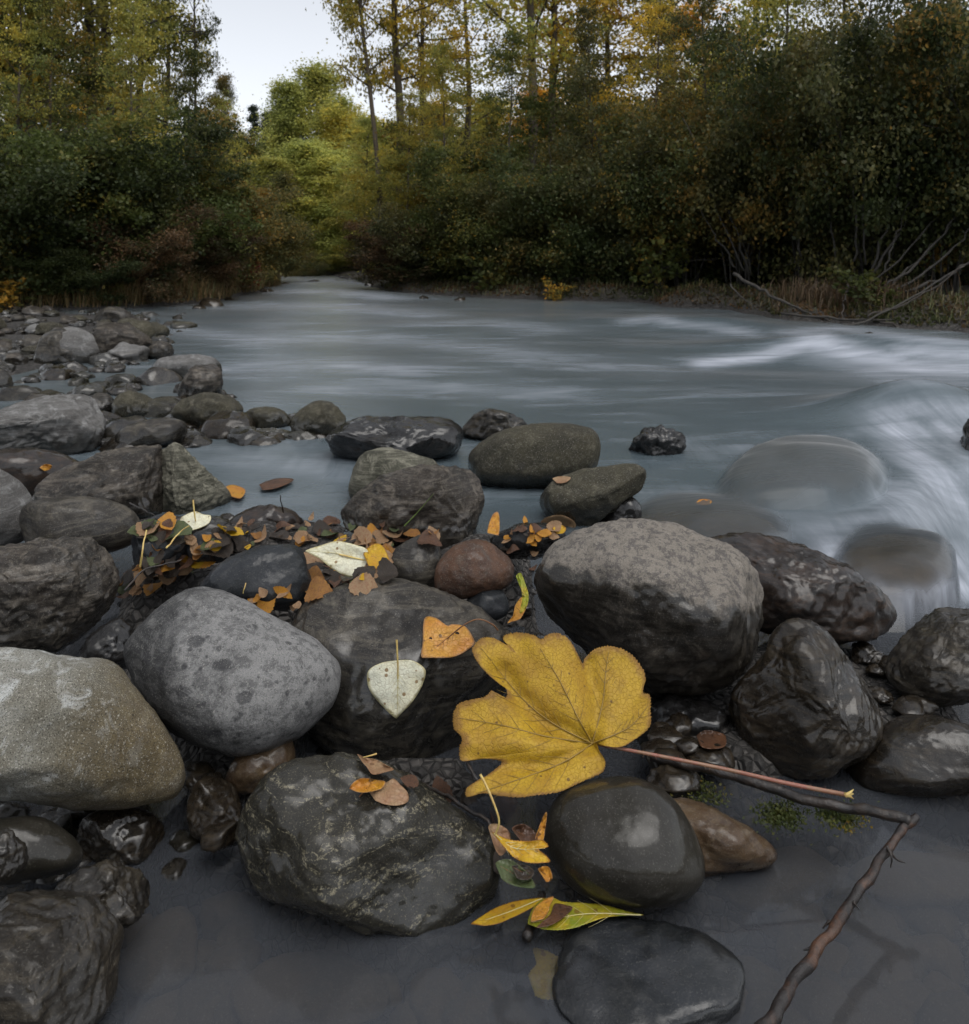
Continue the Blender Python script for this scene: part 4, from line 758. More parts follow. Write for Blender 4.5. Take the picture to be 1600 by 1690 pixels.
litter([(810,1310),(900,1330),(905,1470),(820,1470)], 16, 'between the two front stones', dict(brown=3, dark=4, orange=0.6, tan=0.6), 0.03, 0.055)
litter([(660,1290),(800,1330),(790,1360),(700,1320)], 8, 'behind the wet granite boulder', dict(brown=2, dark=3), 0.03, 0.06)
litter([(370,795),(480,790),(470,815),(380,825)], 9, 'drifting in the left pool', dict(brown=2, dark=3, orange=1, green=1), 0.035, 0.07)
# scattered twigs, stalks and one grass blade
def stick_px(name, label, pts, r0, r1, mat, cat='twig', group=None, n=20, noise=0.0, children=()):
    P = spline(np.array([at(*p) for p in pts]), n); P = P + noise * np.stack([vnoise(P * 60 + 3, 1), vnoise(P * 60 + 9, 2), vnoise(P * 60 + 15, 3)], 1)
    org = P[0].copy(); R = np.linspace(r0, r1, n) * (1 + 0.15 * vnoise(P * 90, 4))
    V_, F_ = tubes([(P - org, R)], 8)
    return tag(obj(name, mesh_np(name, V_, F_), mat, loc=tuple(org)), label, cat, group), P
for pts, r, lab in [
    ([(375,925,2.12),(405,920,2.08),(435,903,2.10)], 0.003, 'pale yellow brown twig lying over the bluish grey boulder'),
    ([(468,845,2.42),(465,830,2.4),(462,816,2.4)], 0.002, 'thin upright stalk rising from the heap by the pool'),
    ([(232,935,2.1),(236,905,2.1),(242,875,2.15)], 0.003, 'pale grey twig standing at the left of the heap'),
    ([(205,975,1.98),(240,940,2.05),(300,925,2.1)], 0.003, 'dark twig at the left foot of the litter heap'),
    ([(275,905,2.15),(295,880,2.2),(312,868,2.2)], 0.0025, 'orange brown twig below the left cream leaf'),
    ([(405,962,1.95),(403,972,1.94),(402,980,1.94)], 0.0015, 'tiny upright orange stalk on the bluish boulder'),
    ([(215,830,2.55),(245,845,2.45),(270,860,2.4)], 0.0025, 'thin reddish twig below the pointed rock'),
    ([(545,955,1.98),(520,965,1.98),(505,975,1.98)], 0.002, 'thin dark twig under the large cream leaf')]:
    stick_px('twig', lab, pts, r, r * 0.6, M_STEMY if 'pale' in lab or 'orange' in lab else M_BARK, noise=0.002)
M_GRASSB = simple_mat('grass_blade', (0.13, 0.19, 0.04), (0.10, 0.15, 0.03), 40, 0.4)
stick_px('grass_blade', 'single green grass blade leaning on the large dark boulder', [(668,868,2.28),(690,845,2.26),(716,815,2.22)], 0.0022, 0.0006, M_GRASSB, 'grass')

# --- the bent black stick
root = empty('bent_stick', at(1505, 1352, 1.42)); tag(root, 'black bent stick with peeled orange bark reaching into the near pool', 'stick')
o0 = np.array(root.location)
P = spline([at(1075,1252,1.66), at(1140,1262,1.62), at(1230,1288,1.56), at(1330,1318,1.50), at(1420,1338,1.46), at(1470,1348,1.43), at(1502,1356,1.415)], 50); P = P + 0.004 * np.stack([vnoise(P * 40, 1), vnoise(P * 40, 2), vnoise(P * 40, 3)], 1)
V_, F_ = tubes([(P - o0, (0.0088 + 0.0018 * vnoise(P * 70, 6)))], 10); obj('branch', mesh_np('branch', V_, F_), M_BARK, root)
P = spline([at(1514,1346,1.425), at(1490,1368,1.41), at(1462,1405,1.38), at(1432,1450,1.33), at(1404,1490,1.285), at(1368,1545,1.22), at(1322,1605,1.155), at(1262,1695,1.07), at(1225,1755,1.01)], 60); P = P + 0.004 * np.stack([vnoise(P * 35, 1), vnoise(P * 35, 2), vnoise(P * 35, 3)], 1)
V_, F_ = tubes([(P - o0, np.linspace(0.0062, 0.0095, 60) + 0.0016 * vnoise(P * 60, 6))], 12); obj('branch', mesh_np('branch', V_, F_), M_PEEL, root)
for pts in ([(1465,1398,1.375),(1472,1415,1.36),(1470,1432,1.36)], [(1465,1400,1.375),(1480,1418,1.37),(1495,1424,1.37)], [(1408,1488,1.28),(1418,1500,1.275)], [(1340,1565,1.2),(1326,1568,1.2)], [(1370,1520,1.24),(1358,1532,1.24)]):
    P = spline([at(*p) for p in pts], 8); V_, F_ = tubes([(P - o0, np.linspace(0.003, 0.0008, 8))], 5); obj('twig', mesh_np('twig', V_, F_), M_BARK, root)
stick_px('twig', 'thin dark twig running under the golden leaf behind the granite boulder', [(690,1290,1.58),(735,1315,1.5),(790,1345,1.44),(812,1362,1.42)], 0.004, 0.003, M_BARK, noise=0.004)
stick_px('twig', 'short dark broken twig below the golden leaf', [(772,1258,1.50),(785,1282,1.47),(800,1300,1.46)], 0.003, 0.003, M_BARK, noise=0.002)
stick_px('twig', 'stubby dark twig end sticking out under the willow leaves', [(896,1478,1.41),(882,1515,1.345),(867,1550,1.295)], 0.0075, 0.008, M_BARK, noise=0.003)

# ------------------------------------------------------------------ water
wy = np.geomspace(0.45, 60, 380); wsl = np.linspace(-1.5, 1.5, 420)
WY = np.repeat(wy[:, None], 420, 1); WX = wsl[None, :] * WY
wz = water_z(WX.ravel(), WY.ravel()); X_, Y_ = WX.ravel(), WY.ravel()
drape = np.zeros(len(wz)); floor_ = np.full(len(wz), -9.0)
for rk in ROCKS:          # the river slides as a thin sheet over these stones
    if not rk['label'].startswith(('large rounded stone washed', 'low flat stone under thin', 'brown stone under the foam')): continue
    c_ = np.array(rk.location); e_ = np.array(rk.dimensions) / 2 * 1.25
    for q in np.where((np.abs(X_ - c_[0]) < e_[0]) & (np.abs(Y_ - c_[1]) < e_[1]))[0]:
        ok, loc, _, _ = rk.ray_cast(Vector((X_[q] - c_[0], Y_[q] - c_[1], 2.0)), Vector((0, 0, -1)))
        if ok:
            t_ = loc[2] + c_[2] + 0.018; floor_[q] = t_ - 0.006; dz = t_ - wz[q]
            wz[q] += 0.5 * (dz + math.sqrt(dz * dz + 0.0006)); drape[q] = 1.0 if dz > -0.03 else 0.5
G_ = wz.reshape(WX.shape); D_ = drape.reshape(WX.shape)
for _ in range(2):         # the flow smooths its own edges
    A_ = G_.copy(); A_[1:-1, 1:-1] = (G_[1:-1, 1:-1] * 2 + G_[:-2, 1:-1] + G_[2:, 1:-1] + G_[1:-1, :-2] + G_[1:-1, 2:]) / 6; near_ = (WY > 2) & (WY < 5); G_ = np.where(near_, np.maximum(A_, G_ - 0.004), G_)
    B_ = D_.copy(); B_[1:-1, 1:-1] = (D_[1:-1, 1:-1] * 2 + D_[:-2, 1:-1] + D_[2:, 1:-1] + D_[1:-1, :-2] + D_[1:-1, 2:]) / 6; D_ = B_
FL = floor_.reshape(WX.shape); FD = FL.copy()
for dy_ in (-1, 0, 1):
    for dx_ in (-1, 0, 1): FD = np.maximum(FD, np.roll(np.roll(FL, dy_, 0), dx_, 1))
wz = np.maximum(G_.ravel(), FD.ravel()); drape = D_.ravel()
PX = HX + FPX * X_ / Y_; PY = HY + FPX * (CAMH - wz) / Y_
def stroke(poly, wx, wyy, amt):
    d = np.full(len(PX), 1e9); Q = np.stack([PX / wx, PY / wyy], 1); poly = np.asarray(poly, float) / (wx, wyy)
    for a, b in zip(poly[:-1], poly[1:]):
        ab = b - a; t = np.clip(((Q - a) @ ab) / (ab @ ab), 0, 1); d = np.minimum(d, np.linalg.norm(Q - a - t[:, None] * ab, axis=1))
    return amt * np.exp(-d * d)
foam = np.zeros(len(PX))
for st in [([(1165,600),(1250,590),(1320,572),(1360,556)], 30, 9, 0.75), ([(1340,562),(1420,590),(1520,606),(1640,612)], 40, 17, 0.75), ([(1310,548),(1380,542),(1500,556),(1640,570)], 40, 6, 0.5),
           ([(1380,590),(1500,625),(1640,628)], 60, 16, 0.4), ([(1500,580),(1640,585)], 40, 10, 0.6), ([(1040,530),(1085,524),(1110,532)], 26, 6, 0.45), ([(1130,536),(1180,540),(1240,552)], 30, 7, 0.35),
           ([(1460,690),(1520,672),(1600,680)], 40, 22, 0.55), ([(1480,705),(1540,780),(1600,860),(1660,920)], 36, 40, 0.7), ([(1560,700),(1620,800)], 30, 40, 0.55), ([(1480,830),(1540,850),(1640,880)], 40, 34, 0.5),
           ([(1370,915),(1430,955),(1500,985),(1640,960)], 40, 24, 0.95), ([(1450,975),(1640,985)], 60, 16, 0.7), ([(1560,930),(1640,900)], 40, 40, 0.7),
           ([(480,466),(540,463),(610,468)], 40, 4, 0.6), ([(470,482),(560,480),(640,492)], 50, 5, 0.5), ([(420,505),(560,505),(700,520)], 60, 7, 0.4), ([(300,545),(420,560),(560,560)], 60, 9, 0.32),
           ([(640,560),(800,575),(900,590)], 80, 10, 0.3), ([(380,610),(520,600),(680,610)], 70, 12, 0.28), ([(560,640),(760,640),(900,650)], 90, 14, 0.22), ([(700,535),(800,530),(900,545)], 60, 6, 0.3),
           ([(1130,735),(1180,750),(1260,740)], 40, 12, 0.22), ([(430,760),(540,775),(570,790)], 60, 16, 0.2), ([(1215,770),(1290,735),(1400,728),(1455,775),(1465,830)], 30, 14, 0.14), ([(1230,858),(1330,878),(1430,858)], 60, 14, 0.26), ([(1380,930),(1420,885),(1500,868),(1570,890),(1600,930)], 26, 16, 0.28), ([(1060,835),(1130,815),(1230,825)], 50, 10, 0.2), ([(450,690),(540,755)], 40, 10, 0.15), ([(940,600),(1100,610)], 80, 14, 0.15)]:
    foam = np.maximum(foam, stroke(*st))
clear = np.zeros(len(PX))
for st in [([(300,700),(420,760)], 100, 40, 0.4), ([(60,630),(230,640)], 80, 22, 0.5)]:
    clear = np.maximum(clear, stroke(*st))
i = np.arange(379)[:, None] * 420 + np.arange(419)[None, :]
F = np.stack([i, i + 1, i + 421, i + 420], -1).reshape(-1, 4)
me = mesh_np('river', np.stack([X_, Y_, wz], 1), F)
attr(me, 'foam', foam); attr(me, 'clear', np.maximum(clear * 0.5, drape)); attr(me, 'near', smooth01(3.3, 2.2, Y_))
s = NT('river_water'); tc = s.n('TexCoord').outputs['Object']
fo = s.n('Attribute', {'attribute_name': 'foam'}).outputs['Fac']; nr = s.n('Attribute', {'attribute_name': 'near'}).outputs['Fac']
flow = s.n('Mapping', Vector=tc, Rotation=(0, 0, -0.5), Scale=(0.55, 1.9, 1)).outputs[0]
n1 = s.noise(flow, 1.1, 5, 0.55, 0.8); n2 = s.noise(flow, 3.3, 5, 0.6, 0.5)
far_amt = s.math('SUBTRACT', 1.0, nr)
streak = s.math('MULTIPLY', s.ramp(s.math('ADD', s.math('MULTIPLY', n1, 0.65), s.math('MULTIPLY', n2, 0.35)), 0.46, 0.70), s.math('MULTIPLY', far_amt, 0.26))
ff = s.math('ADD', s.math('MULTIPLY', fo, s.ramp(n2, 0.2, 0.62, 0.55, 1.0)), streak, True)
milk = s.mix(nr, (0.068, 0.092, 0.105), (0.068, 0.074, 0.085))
strand = s.noise(s.n('Mapping', Vector=tc, Rotation=(0, 0, 0.42), Scale=(9, 1.2, 3)).outputs[0], 1.0, 5, 0.6, 0.6)
yw = s.n('SeparateXYZ', Vector=tc).outputs[1]
ff = s.math('MULTIPLY', ff, s.math('SUBTRACT', 1.0, s.math('MULTIPLY', s.n('Attribute', {'attribute_name': 'clear'}).outputs['Fac'], 0.72)))
fall = s.ramp(yw, 5.6, 4.4)      # strands of the falling water only
ff = s.math('MULTIPLY', ff, s.math('SUBTRACT', 1.0, s.math('MULTIPLY', fall, s.ramp(strand, 0.32, 0.64, 0.5, 0.0))))
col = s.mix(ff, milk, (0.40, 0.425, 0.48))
hgt = s.math('ADD', s.math('MULTIPLY', n1, 0.6), s.math('MULTIPLY', n2, 0.4))
bp = s.n('Bump', Strength=s.math('MULTIPLY', s.math('ADD', s.math('MULTIPLY', far_amt, 0.9), 0.12), 0.20), Distance=0.08, Height=hgt)
rg = s.math('ADD', s.math('ADD', 0.07, s.math('MULTIPLY', far_amt, 0.20)), s.math('MULTIPLY', s.n('Attribute', {'attribute_name': 'clear'}).outputs['Fac'], 0.12))
df = s.n('BsdfDiffuse', Color=col, Normal=bp.outputs[0])
tr = s.n('BsdfTransparent', Color=(0.86, 0.83, 0.76))
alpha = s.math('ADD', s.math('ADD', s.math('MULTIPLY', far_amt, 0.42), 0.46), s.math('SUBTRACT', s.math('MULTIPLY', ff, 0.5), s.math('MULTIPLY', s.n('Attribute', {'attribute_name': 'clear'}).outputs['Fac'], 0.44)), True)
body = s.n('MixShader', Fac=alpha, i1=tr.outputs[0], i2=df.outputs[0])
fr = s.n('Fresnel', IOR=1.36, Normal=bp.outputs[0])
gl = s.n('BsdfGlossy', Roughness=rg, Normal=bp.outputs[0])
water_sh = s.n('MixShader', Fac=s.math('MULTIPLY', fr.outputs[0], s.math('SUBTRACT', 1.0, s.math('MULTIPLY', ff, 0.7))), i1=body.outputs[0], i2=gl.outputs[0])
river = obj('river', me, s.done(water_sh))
tag(river, kind='structure')

# ------------------------------------------------------------------ woods
M_TRUNK = simple_mat('trunk_bark', (0.095, 0.075, 0.05), (0.05, 0.04, 0.03), 6, 0.85, stretch=(4, 4, 0.7))
M_TRUNKD = simple_mat('trunk_dark_bark', (0.045, 0.036, 0.03), (0.028, 0.024, 0.02), 6, 0.85, stretch=(4, 4, 0.7))
M_STEM = simple_mat('shrub_stem', (0.040, 0.036, 0.030), (0.022, 0.020, 0.017), 9, 0.8)
PAL = {
 'dgreen': [((0.0430, 0.0589, 0.0198), 5), ((0.0667, 0.0808, 0.0264), 4), ((0.0968, 0.0950, 0.0248), 1.5), ((0.1505, 0.1045, 0.0231), 0.5)],
 'green':  [((0.0671, 0.0869, 0.0240), 4), ((0.1062, 0.1186, 0.0326), 4), ((0.1565, 0.1383, 0.0309), 2), ((0.2571, 0.1680, 0.0292), 0.6)],
 'olive':  [((0.0744, 0.0816, 0.0312), 4), ((0.1140, 0.1056, 0.0360), 3), ((0.1680, 0.1380, 0.0408), 2), ((0.2400, 0.1440, 0.0336), 0.8)],
 'ygreen': [((0.1755, 0.2025, 0.0607), 2), ((0.2835, 0.2835, 0.0702), 4), ((0.3915, 0.3510, 0.0743), 4), ((0.5130, 0.3915, 0.0607), 2)],
 'lime':   [((0.2760, 0.3105, 0.0920), 2), ((0.4140, 0.4370, 0.1150), 4), ((0.5175, 0.5060, 0.1265), 4), ((0.5750, 0.4945, 0.1035), 2)],
 'yellow': [((0.2340, 0.2210, 0.0585), 3), ((0.3900, 0.3055, 0.0585), 3), ((0.5460, 0.3900, 0.0520), 4), ((0.6200, 0.4030, 0.0520), 2)],
 'orange': [((0.1610, 0.1495, 0.0460), 2), ((0.2990, 0.2185, 0.0460), 3), ((0.5290, 0.2990, 0.0403), 4), ((0.5980, 0.3105, 0.0460), 2)],
 'reddish':[((0.0490, 0.0595, 0.0218), 3), ((0.0694, 0.0576, 0.0269), 3), ((0.0979, 0.0634, 0.0336), 4), ((0.1387, 0.0816, 0.0378), 2)],
 'red':    [((0.0900, 0.0600, 0.0250), 2), ((0.1600, 0.0500, 0.0300), 3), ((0.2600, 0.0500, 0.0300), 4)],
 'conifer':[((0.0320, 0.0480, 0.0280), 4), ((0.0480, 0.0650, 0.0360), 3), ((0.0600, 0.0750, 0.0400), 2)],
}
_fm = {}
def M_FOL(pal):
    """leaf material of one palette: each leaf carries its own draw q, each plant a slight shift"""
    if pal in _fm: return _fm[pal]
    s = NT('foliage_' + pal)
    q = s.n('Attribute', {'attribute_name': 'q'}).outputs['Fac']; vb = s.n('Attribute', {'attribute_name': 'v'}).outputs['Fac']
    rnd = s.n('ObjectInfo').outputs['Random']
    q = s.math('ADD', q, s.math('MULTIPLY', s.math('SUBTRACT', rnd, 0.5), 0.40), True)
    cr = s.n('ValToRGB', Fac=q); cr.color_ramp.interpolation = 'LINEAR'
    w = np.array([x for _, x in PAL[pal]], float); w /= w.sum(); mid = np.cumsum(w) - w / 2
    el = cr.color_ramp.elements
    while len(el) < len(w): el.new(0.5)
    for e, (c, _), m in zip(el, PAL[pal], mid): e.position = float(m)
    for e, (c, _) in zip(sorted(el, key=lambda e: e.position), PAL[pal]): e.color = (*c, 1)
    col = s.n('VectorMath', {'operation': 'SCALE'}, i0=cr.outputs[0]); s.t.links.new(s.math('MULTIPLY', vb, s.math('ADD', 0.72, s.math('MULTIPLY', s.math('FRACT', s.math('MULTIPLY', rnd, 7.31)), 0.56))), col.inputs['Scale'])
    p = s.n('BsdfPrincipled', Base_Color=col.outputs[0], Roughness=0.5); p.inputs['Specular IOR Level'].default_value = 0.3
    t = s.n('BsdfTranslucent', Color=col.outputs[0])
    _fm[pal] = s.done(s.n('MixShader', Fac=0.5, i1=p.outputs[0], i2=t.outputs[0])); return _fm[pal]
def leaf_cloud(P, size, rng, droop=0.25, aspect=0.66, patch=1.2, outward=None):
    """many separate folded leaves; attributes q (tint draw, shared within a spray) and v (brightness)"""
    n = len(P)
    q = np.clip(0.5 + 0.5 * vnoise(P * patch + 40, int(rng.integers(99))) + 0.25 * vnoise(P * patch * 4 + 7, 5) + rng.normal(0, 0.16, n), 0, 1)
    S_ = (size * rng.uniform(0.65, 1.3, n))[:, None]
    T = rng.normal(size=(n, 3)); T[:, 2] -= droop; T /= np.linalg.norm(T, axis=1)[:, None]
    up = rng.normal(size=(n, 3)) * 0.8 + np.array([0, 0, 0.9])        # blades tend to face the sky
    B = np.cross(T, up); B /= np.linalg.norm(B, axis=1)[:, None] + 1e-9
    Nn = np.cross(T, B)
    V = np.empty((n, 4, 3)); V[:, 0] = P - T * S_ * 0.5; V[:, 1] = P + B * S_ * aspect * 0.5 + Nn * S_ * 0.12; V[:, 2] = P + T * S_ * 0.5; V[:, 3] = P - B * S_ * aspect * 0.5 + Nn * S_ * 0.12
    me = mesh_np('crown', V.reshape(-1, 3), np.arange(n * 4).reshape(n, 4), smooth=False)
    attr(me, 'q', np.repeat(q, 4)); attr(me, 'v', np.repeat(rng.uniform(0.7, 1.3, n), 4))
    me.materials.append(None)
    return me
def crown(me, pal, parent, scale=(1, 1, 1), rz=0.0, name='crown'):
    o = bpy.data.objects.new(name, me); COL.objects.link(o); o.parent = parent; o.scale = scale; o.rotation_euler.z = rz
    o.material_slots[0].link = 'OBJECT'; o.material_slots[0].material = M_FOL(pal)
    return o
_arch = {}
def shrub_arch(kind, var):
    """unit shrub (height 1, spread 1): meshes of stems and one crown; kind 'thick' leafy to the ground, 'leggy' bare below, 'small' few leaves"""
    if (kind, var) in _arch: return _arch[(kind, var)]
    rng = np.random.default_rng(1000 + var * 7 + len(kind)); nst = {'thick': 8, 'leggy': 9, 'small': 6}[kind]; nleaf = {'thick': 30000, 'leggy': 30000, 'small': 520}[kind]
    bare = {'thick': 0.04, 'leggy': 0.20, 'small': 0.1}[kind]; asp = 2.2; rad = 1.0 / asp        # spread of about 0.45 of the height
    lsz = {'thick': 0.0175, 'leggy': 0.0155, 'small': 0.085}[kind]
    stems, tips, wts = [], [], []
    for k in range(nst):
        a = 2 * np.pi * (k + rng.uniform(0, 0.8)) / nst; sp = rad * rng.uniform(0.2, 0.95); h = (rng.uniform(0.45, 0.85) if k else 1.0) * (1 - 0.2 * (sp / rad) ** 2)
        b0 = np.array([math.cos(a), math.sin(a), 0]) * rad * 0.12 * rng.uniform(0.3, 1.4); d = np.array([math.cos(a), math.sin(a), 0])
        t = np.linspace(0, 1, 12); nz = lambda sd: vnoise(np.stack([t * 3, t * 0 + k, t * 0 + var * 3.3], 1), sd)
        P = b0 + d * sp * (t ** 1.5)[:, None] + np.array([0, 0, 1]) * h * (t ** 0.85)[:, None] + 0.05 * np.stack([nz(1), nz(2), 0 * t], 1) * t[:, None]
        r = 0.0052 * rng.uniform(0.6, 1.3) * (1 - 0.8 * t); paths = [(P, r)]
        for j in range(13):
            tt = bare + (1 - bare) * (j + rng.uniform(0, 1)) / 13; p0 = np.array([np.interp(tt, t, P[:, c_]) for c_ in range(3)])
            dv = rng.normal(size=3) * (1, 1, 0.5) + d * 0.6 + np.array([0, 0, 0.3]); dv /= np.linalg.norm(dv); L_ = rng.uniform(0.25, 0.62) * rad * (1.2 - 0.6 * tt)
            paths.append((np.array([p0, p0 + dv * L_ * 0.5 + (0, 0, 0.008), p0 + dv * L_]), [r[0] * 0.28, r[0] * 0.2, r[0] * 0.08]))
            for f in (0.3, 0.65, 1.0): tips.append(p0 + dv * L_ * f); wts.append(0.5 + f)
        for tt in (0.7, 0.85, 0.97): tips.append(np.array([np.interp(tt, t, P[:, c_]) for c_ in range(3)])); wts.append(1.2)
        stems.append(mesh_np('stem', *tubes(paths, 4))); stems[-1].materials.append(M_STEM)
    tips = np.array(tips); wts = np.array(wts) * rng.uniform(0.05, 1.0, len(tips)) ** 1.6; wts /= wts.sum()
    ci = rng.choice(len(tips), nleaf, p=wts); spread = 0.088 * rad * rng.uniform(0.5, 1.5, len(tips))
    P = tips[ci] + rng.normal(size=(nleaf, 3)) * spread[ci][:, None] * (1, 1, 0.7); P[:, 2] = np.maximum(P[:, 2], 0.012)
    _arch[(kind, var)] = (stems, leaf_cloud(P, lsz, rng, patch=5.0), asp)
    return _arch[(kind, var)]
_shn = [0]
def shrub(label, px, Y, top, rad, pal, n, seed, kind='thick', name='shrub', group='shrubs on the river banks', **_):
    X = (px - HX) / FPX * Y; zg = gz(X, Y) - 0.05; H = CAMH + (HY - top) / FPX * Y - zg
    _shn[0] += 1; var = _shn[0] % {'thick': 5, 'leggy': 4, 'small': 2}[kind]
    stems, cr, asp = shrub_arch(kind, var); rz = seed * 1.913 % 6.28
    root = empty(name, (X, Y, zg)); tag(root, label, 'shrub', group)
    sc = (rad * asp, rad * asp, H * 1.02)
    for st in stems:
        o = bpy.data.objects.new('stem', st); COL.objects.link(o); o.parent = root; o.scale = sc; o.rotation_euler.z = rz
    crown(cr, pal, root, sc, rz)
    return root
def tree_arch(kind, var):
    """unit tree (height 1, crown radius 1/6): trunk with limbs, crown"""
    key = ('t' + kind, var)
    if key in _arch: return _arch[key]
    rng = np.random.default_rng(2000 + var * 11 + len(kind)); rad = 1 / 6
    crown0, limbs, nleaf, cl, lsz = {'tall': (0.26, 38, 24000, 0.14, 0.0092), 'sparse': (0.32, 30, 11000, 0.13, 0.0088), 'full': (0.05, 64, 36000, 0.13, 0.0108), 'spire': (0.05, 50, 14000, 0.09, 0.012)}[kind]
    t = np.linspace(0, 1, 22)
    P = np.stack([0.012 * vnoise(np.stack([t * 4, 0 * t + var, 0 * t], 1), 3), 0.012 * vnoise(np.stack([t * 4, 0 * t + var, 0 * t + 5], 1), 4), t], 1); P -= P[0]
    R = 0.0105 * (1 - 0.88 * t ** 1.1); R[0] *= 1.35; paths = [(P, R)]; tips, wts = [], []
    for k in range(limbs):
        tt = crown0 + (1 - crown0) * (k + rng.uniform(0, 1)) / limbs; f = (tt - crown0) / (1 - crown0)
        p0 = np.array([np.interp(tt, t, P[:, c_]) for c_ in range(3)]); a = k * 2.4 + rng.uniform(-0.5, 0.5)
        prof = (1 - f) ** 0.85 + 0.04 if kind == 'spire' else ((1 - f ** 2.2) ** 0.7 + 0.08 if kind == 'full' else math.sin(math.pi * min(1, 0.25 + 0.76 * f)) ** 0.7 + 0.05)
        L_ = rad * prof * rng.uniform(0.6, 1.15); dv = np.array([math.cos(a), math.sin(a), -0.12 if kind == 'spire' else rng.uniform(0.05, 0.9) * (0.45 if kind == 'full' else 1)])
        rb = np.interp(tt, t, R) * 0.36
        paths.append((np.array([p0, p0 + dv * L_ * 0.4, p0 + dv * L_ * 0.75 + (0, 0, 0.04 * L_), p0 + dv * L_ - (0, 0, 0.05 * L_)]), [rb, rb * 0.7, rb * 0.45, rb * 0.12]))
        for j in range(7):
            g = rng.uniform(0.25, 1.0); pj = p0 + dv * L_ * g; e = rng.normal(size=3) * (1, 1, 0.9 if kind == 'full' else 0.5); e /= np.linalg.norm(e); e *= rad * (0.12 if kind == 'spire' else 0.26) * rng.uniform(0.4, 1.1)
            paths.append((np.array([pj, pj + e * 0.6, pj + e]), [rb * 0.3, rb * 0.2, rb * 0.06])); tips += [pj + e, pj + e * 0.6]; wts += [1, 0.6]
    trunk = mesh_np('trunk', *tubes(paths, 6)); trunk.materials.append(M_TRUNK)
    tips = np.array(tips); wts = np.array(wts) * rng.uniform(0.15, 1.8, len(tips)); wts /= wts.sum()
    ci = rng.choice(len(tips), nleaf, p=wts); spread = cl * rad * rng.uniform(0.5, 1.4, len(tips))
    Pl = tips[ci] + rng.normal(size=(nleaf, 3)) * spread[ci][:, None] * (1, 1, 0.6 if kind == 'spire' else 0.34 if kind != 'full' else 1.0); Pl[:, 2] = np.maximum(Pl[:, 2], 0.01)
    _arch[key] = (trunk, leaf_cloud(Pl, lsz, rng, patch=9.0)); return _arch[key]
_trn = [0]
def tree(label, px, Y, H, lean_px, r, c0, rad, pal, n, seed, size=0.09, group='trees behind the river banks', bark=None, spire=False, full=False, name='tree', kind=None, **_):
    kind = kind or ('spire' if spire else 'full' if full else 'tall'); _trn[0] += 1; var = _trn[0] % {'tall': 4, 'sparse': 2, 'full': 4, 'spire': 1}[kind]
    trunk, cr = tree_arch(kind, var)
    X = (px - HX) / FPX * Y; zg = gz(X, Y) - 0.1; root = empty(name, (X, Y, zg)); tag(root, label, 'tree', group)
    root.rotation_euler.y = math.atan2(lean_px / FPX * Y, H)
    k = rad * 6; sc = (k, k, H); rz = seed * 2.39 % 6.28
    tk = max(k, r / 0.0105)
    o = bpy.data.objects.new('trunk', trunk); COL.objects.link(o); o.parent = root; o.scale = (tk, tk, H) if tk < 1.4 * k else (k, k, H); o.rotation_euler.z = rz
    if bark: o.material_slots[0].link = 'OBJECT'; o.material_slots[0].material = bark
    crown(cr, pal, root, sc, rz)
    return root

# right bank, front row: tall dark alder thicket
for k, (px, Y, top, rad, pal, n, lab) in enumerate([
    (655, 20.5, 330, 1.5, 'reddish', 8000, 'low brownish shrub at the tip of the right bank by the river bend'),
    (715, 19.8, 262, 1.7, 'olive', 11000, 'olive shrub second from the tip of the right bank'),
    (790, 19.2, 225, 1.9, 'green', 13000, 'rounded green shrub on the right bank below the thick mossy tree'),
    (870, 18.6, 215, 1.9, 'olive', 13000, 'olive shrub on the right bank just right of the thick mossy tree'),
    (950, 18.0, 180, 2.0, 'dgreen', 14000, 'dark green shrub on the right bank with yellow leaves at its foot'),
    (1040, 17.4, 120, 2.1, 'olive', 15000, 'tall olive brown shrub near the middle of the right bank'),
    (1130, 16.6, 60, 2.1, 'dgreen', 16000, 'tall dark shrub with thin slanting stems on the right bank'),
    (1225, 15.6, 10, 2.1, 'olive', 16000, 'tall dark olive shrub behind the dry grass of the right bank'),
    (1330, 14.6, -50, 2.1, 'dgreen', 17000, 'very tall dark alder left of the bare fan of grey stems'),
    (1440, 13.8, -90, 2.1, 'olive', 17000, 'very tall dark alder with a fan of bare grey stems at its foot'),
    (1550, 13.0, -110, 2.1, 'dgreen', 17000, 'dark alder nearest the right edge of the picture'),
    (1670, 12.5, -120, 2.1, 'olive', 9000, 'alder partly cut by the right edge of the picture')]):
    shrub(lab, px, Y, top, rad, pal, n, 200 + k, kind='leggy' if px > 1000 else 'thick')
# right bank, second row
for k, (px, Y, top, rad, pal, n, lab) in enumerate([
    (690, 25, 200, 2.4, 'ygreen', 11000, 'yellow green shrub between the two slender birch trunks'),
    (770, 24, 160, 2.5, 'green', 12000, 'green thicket shrub left of the thick mossy tree'),
    (960, 23, 120, 2.6, 'green', 13000, 'green shrub behind the right bank right of the thick mossy tree'),
    (1060, 22, 70, 2.6, 'yellow', 13000, 'yellow leaved shrub showing over the right bank thicket'),
    (1160, 21, 10, 2.7, 'olive', 13000, 'tall olive shrub behind the middle of the right bank thicket'),
    (1290, 20, -40, 2.8, 'ygreen', 12000, 'yellowing tall shrub behind the right bank thicket'),
    (1420, 19, -60, 2.8, 'olive', 12000, 'brown tinged tall shrub behind the grey stem fan'),
    (1560, 18, -60, 2.8, 'green', 12000, 'green tall shrub behind the right edge alder'),
    (1680, 17, -60, 2.8, 'dgreen', 7000, 'dark tall shrub behind the picture edge alder')]):
    shrub(lab, px, Y, top, rad, pal, n, 240 + k)
